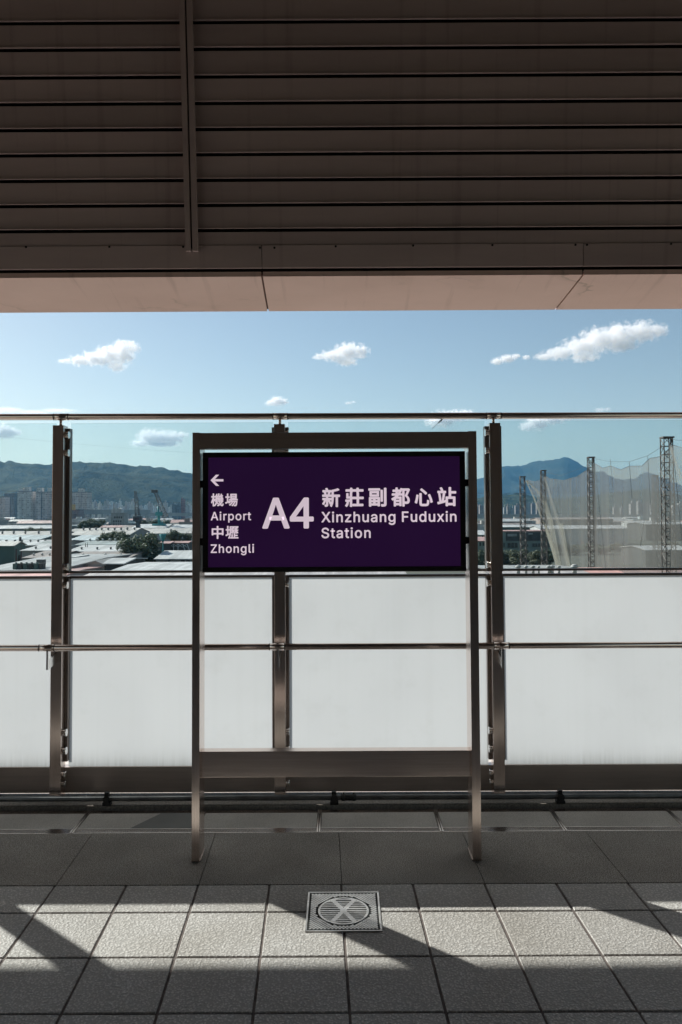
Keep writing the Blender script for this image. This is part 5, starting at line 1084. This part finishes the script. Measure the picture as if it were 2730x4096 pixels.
# ================================================================== CLOUDS
def cloudmat(name, dens, blobs, unit):
    """density = union of soft puffs minus turbulence, so edges fray and thin out"""
    mt, nt, out = new_mat(name)
    pv = N(nt, 'ShaderNodeVolumePrincipled'); pv.inputs['Color'].default_value = (.995, .995, .997, 1); pv.inputs['Anisotropy'].default_value = .3
    tc = N(nt, 'ShaderNodeTexCoord'); fld = None
    for (p, r) in blobs:
        sb = N(nt, 'ShaderNodeVectorMath', operation='SUBTRACT'); L(nt, tc.outputs['Object'], sb.inputs[0]); sb.inputs[1].default_value = p
        dv = N(nt, 'ShaderNodeVectorMath', operation='DIVIDE'); L(nt, sb.outputs[0], dv.inputs[0]); dv.inputs[1].default_value = r
        ln = N(nt, 'ShaderNodeVectorMath', operation='LENGTH'); L(nt, dv.outputs[0], ln.inputs[0])
        iv = N(nt, 'ShaderNodeMath', operation='SUBTRACT'); iv.inputs[0].default_value = 1.38; L(nt, ln.outputs['Value'], iv.inputs[1])
        if fld is None: fld = iv.outputs[0]
        else:
            mxn = N(nt, 'ShaderNodeMath', operation='SMOOTH_MAX'); mxn.inputs[2].default_value = .25; L(nt, fld, mxn.inputs[0]); L(nt, iv.outputs[0], mxn.inputs[1]); fld = mxn.outputs[0]
    nz = N(nt, 'ShaderNodeTexNoise', Scale=1.6/unit, Detail=10., Roughness=.6); L(nt, tc.outputs['Object'], nz.inputs['Vector'])
    k = N(nt, 'ShaderNodeMath', operation='MULTIPLY_ADD'); L(nt, nz.outputs['Fac'], k.inputs[0]); k.inputs[1].default_value = 3.6; k.inputs[2].default_value = -1.9
    ad = N(nt, 'ShaderNodeMath', operation='ADD'); L(nt, k.outputs[0], ad.inputs[0]); L(nt, fld, ad.inputs[1])
    mr = N(nt, 'ShaderNodeMapRange'); mr.interpolation_type = 'SMOOTHSTEP'; mr.inputs[1].default_value = .14; mr.inputs[2].default_value = .95; mr.inputs[3].default_value = 0; mr.inputs[4].default_value = dens; L(nt, ad.outputs[0], mr.inputs[0])
    L(nt, mr.outputs[0], pv.inputs['Density']); L(nt, pv.outputs[0], out.inputs['Volume']); return mt
THIN = 'thin'
def cloud(label, blobs, alt, mat=None, seed=0):
    """blobs: photo pixels (x, y, rx, ry) of the puffs, set at the height alt"""
    x, y = sum(b_[0] for b_ in blobs)/len(blobs), sum(b_[1] for b_ in blobs)/len(blobs); d = ray(x, y); Y = alt/(d.z/d.y); c = at_y(x, y, Y)
    bm = nb(); r = random.Random(seed); bl = []
    for (bx, by, rx, ry) in blobs:
        p = at_y(bx, by, Y)-c; RX, RZ = rx*Y/F, ry*Y/F; RYy = (RX+RZ)*.5; p.y += r.uniform(-.4, .4)*RYy; bl.append((tuple(p), (RX, RYy, RZ)))
        bmesh.ops.create_icosphere(bm, subdivisions=3, radius=1, matrix=Matrix.Translation(p) @ Matrix.Diagonal((RX*1.5, RYy*1.5, RZ*1.5, 1)))
    unit = sum(q[1][2] for q in bl)/len(bl)
    me = bpy.data.meshes.new('cloud'); bm.to_mesh(me); bm.free(); me.materials.append(cloudmat('cloud vapour', (.35 if mat == THIN else 1.7)/unit, bl, unit))
    o = bpy.data.objects.new('cloud', me); COL.objects.link(o); o.location = c
    rm = o.modifiers.new('merge', 'REMESH'); rm.mode = 'VOXEL'; rm.voxel_size = .003*Y
    return tag(o, label, 'cloud', 'small white clouds')
cloud('long swept white cloud high on the left', [(262, 1446, 28, 12), (320, 1440, 45, 20), (380, 1432, 50, 28), (440, 1425, 50, 38), (490, 1412, 45, 45), (520, 1392, 38, 25), (465, 1462, 35, 24), (540, 1388, 20, 16)], 1250, seed=1)
cloud('small puffy cloud above the middle of the sign', [(1285, 1424, 30, 12), (1335, 1420, 45, 22), (1390, 1412, 48, 34), (1440, 1408, 34, 26), (1390, 1446, 40, 16)], 1250, seed=2)
cloud('largest cloud, a long white bank rising to the upper right', [(2175, 1430, 40, 14), (2240, 1412, 60, 24), (2320, 1390, 70, 34), (2400, 1360, 75, 44), (2480, 1345, 75, 46), (2560, 1332, 70, 36), (2620, 1328, 45, 26), (2340, 1425, 60, 18), (2480, 1380, 60, 28)], 1300, seed=3)
cloud('torn scrap of cloud just left of the largest cloud', [(1990, 1446, 24, 12), (2030, 1436, 30, 14), (2065, 1425, 18, 9), (2105, 1430, 16, 8)], 1300, seed=4)
cloud('small round cloud just above the handrail left of center', [(1085, 1612, 22, 11), (1110, 1604, 30, 17), (1135, 1606, 18, 12)], 1150, seed=5)
cloud('broad puffy cloud between the left railing post and the sign', [(560, 1772, 35, 14), (590, 1748, 40, 30), (640, 1752, 50, 30), (690, 1752, 45, 26), (725, 1742, 28, 16), (650, 1775, 70, 12)], 980, seed=6)
cloud('round cloud cut off by the left edge of the photo', [(10, 1726, 40, 28), (45, 1730, 30, 22), (70, 1732, 18, 11)], 980, seed=7)
cloud('flat cloud half hidden by the handrail above the right end of the sign', [(1735, 1690, 35, 18), (1775, 1674, 50, 30), (1825, 1664, 45, 22), (1870, 1652, 30, 14)], 1050, seed=8)
cloud('soft cloud under the handrail just right of the right railing post', [(2110, 1706, 30, 18), (2150, 1690, 45, 28), (2205, 1678, 45, 20), (2255, 1672, 35, 12)], 1050, seed=9)
cloud('tiny cloud fleck above the handrail over the sign letters', [(1395, 1612, 16, 6), (1416, 1608, 12, 5)], 1150, THIN, seed=10)
cloud('tiny cloud just touching the handrail right of the right railing post', [(2400, 1640, 22, 9), (2430, 1637, 16, 8)], 1150, THIN, seed=11)
cloud('low thin cloud streak behind the handrail at the far left', [(30, 1644, 70, 14), (130, 1650, 70, 10), (230, 1642, 70, 8)], 1100, THIN, seed=12)
# ================================================================== HAZE, SKY, SUN
HM, nt, out = new_mat('air haze'); pv = N(nt, 'ShaderNodeVolumePrincipled'); pv.inputs['Density'].default_value = HAZE; pv.inputs['Color'].default_value = HAZEC; pv.inputs['Anisotropy'].default_value = .2
L(nt, pv.outputs[0], out.inputs['Volume'])
bm = nb(); add_box(bm, -13000, 13000, -60, 13500, GZ-3, 760); o = obj('haze', bm, HM); o['kind'] = 'stuff'
EL, AZ = math.radians(35.05), math.radians(51.0)      # sun: 51 degrees left of the view
w = bpy.data.worlds.new('World'); SC.world = w; w.use_nodes = True; nt = w.node_tree; nt.nodes.clear()
wo = nt.nodes.new('ShaderNodeOutputWorld'); bg = nt.nodes.new('ShaderNodeBackground'); sk = nt.nodes.new('ShaderNodeTexSky'); sk.sky_type = 'NISHITA'; sk.sun_disc = False
sk.sun_elevation = EL; sk.sun_rotation = -AZ; sk.air_density = AIR; sk.dust_density = DUST; sk.ozone_density = OZONE; sk.altitude = 30
tm = N(nt, 'ShaderNodeMixRGB', blend_type='MULTIPLY'); tm.inputs[0].default_value = 1; tm.inputs[2].default_value = SKYT; L(nt, sk.outputs[0], tm.inputs[1]); L(nt, tm.outputs[0], bg.inputs[0]); bg.inputs[1].default_value = SKYS; L(nt, bg.outputs[0], wo.inputs[0])
sun = bpy.data.lights.new('sun', 'SUN'); sun.energy = SUNE; sun.angle = math.radians(.53); sun.color = (1, .95, .88); so = bpy.data.objects.new('sun', sun); COL.objects.link(so)
so.rotation_euler = (-V3((-math.sin(AZ)*math.cos(EL), math.cos(AZ)*math.cos(EL), math.sin(EL)))).to_track_quat('-Z', 'Y').to_euler()
so.location = (-20, 20, 30)
SC.view_settings.view_transform = 'Standard'; SC.view_settings.look = 'None'; SC.view_settings.exposure = EXPO; SC.view_settings.gamma = 1
cy = SC.cycles; cy.max_bounces = 44; cy.diffuse_bounces = 5; cy.glossy_bounces = 4; cy.transparent_max_bounces = 24; cy.volume_bounces = VB; cy.caustics_reflective = False; cy.caustics_refractive = False
cy.use_denoising = True; cy.sample_clamp_indirect = 6; cy.volume_max_steps = 256
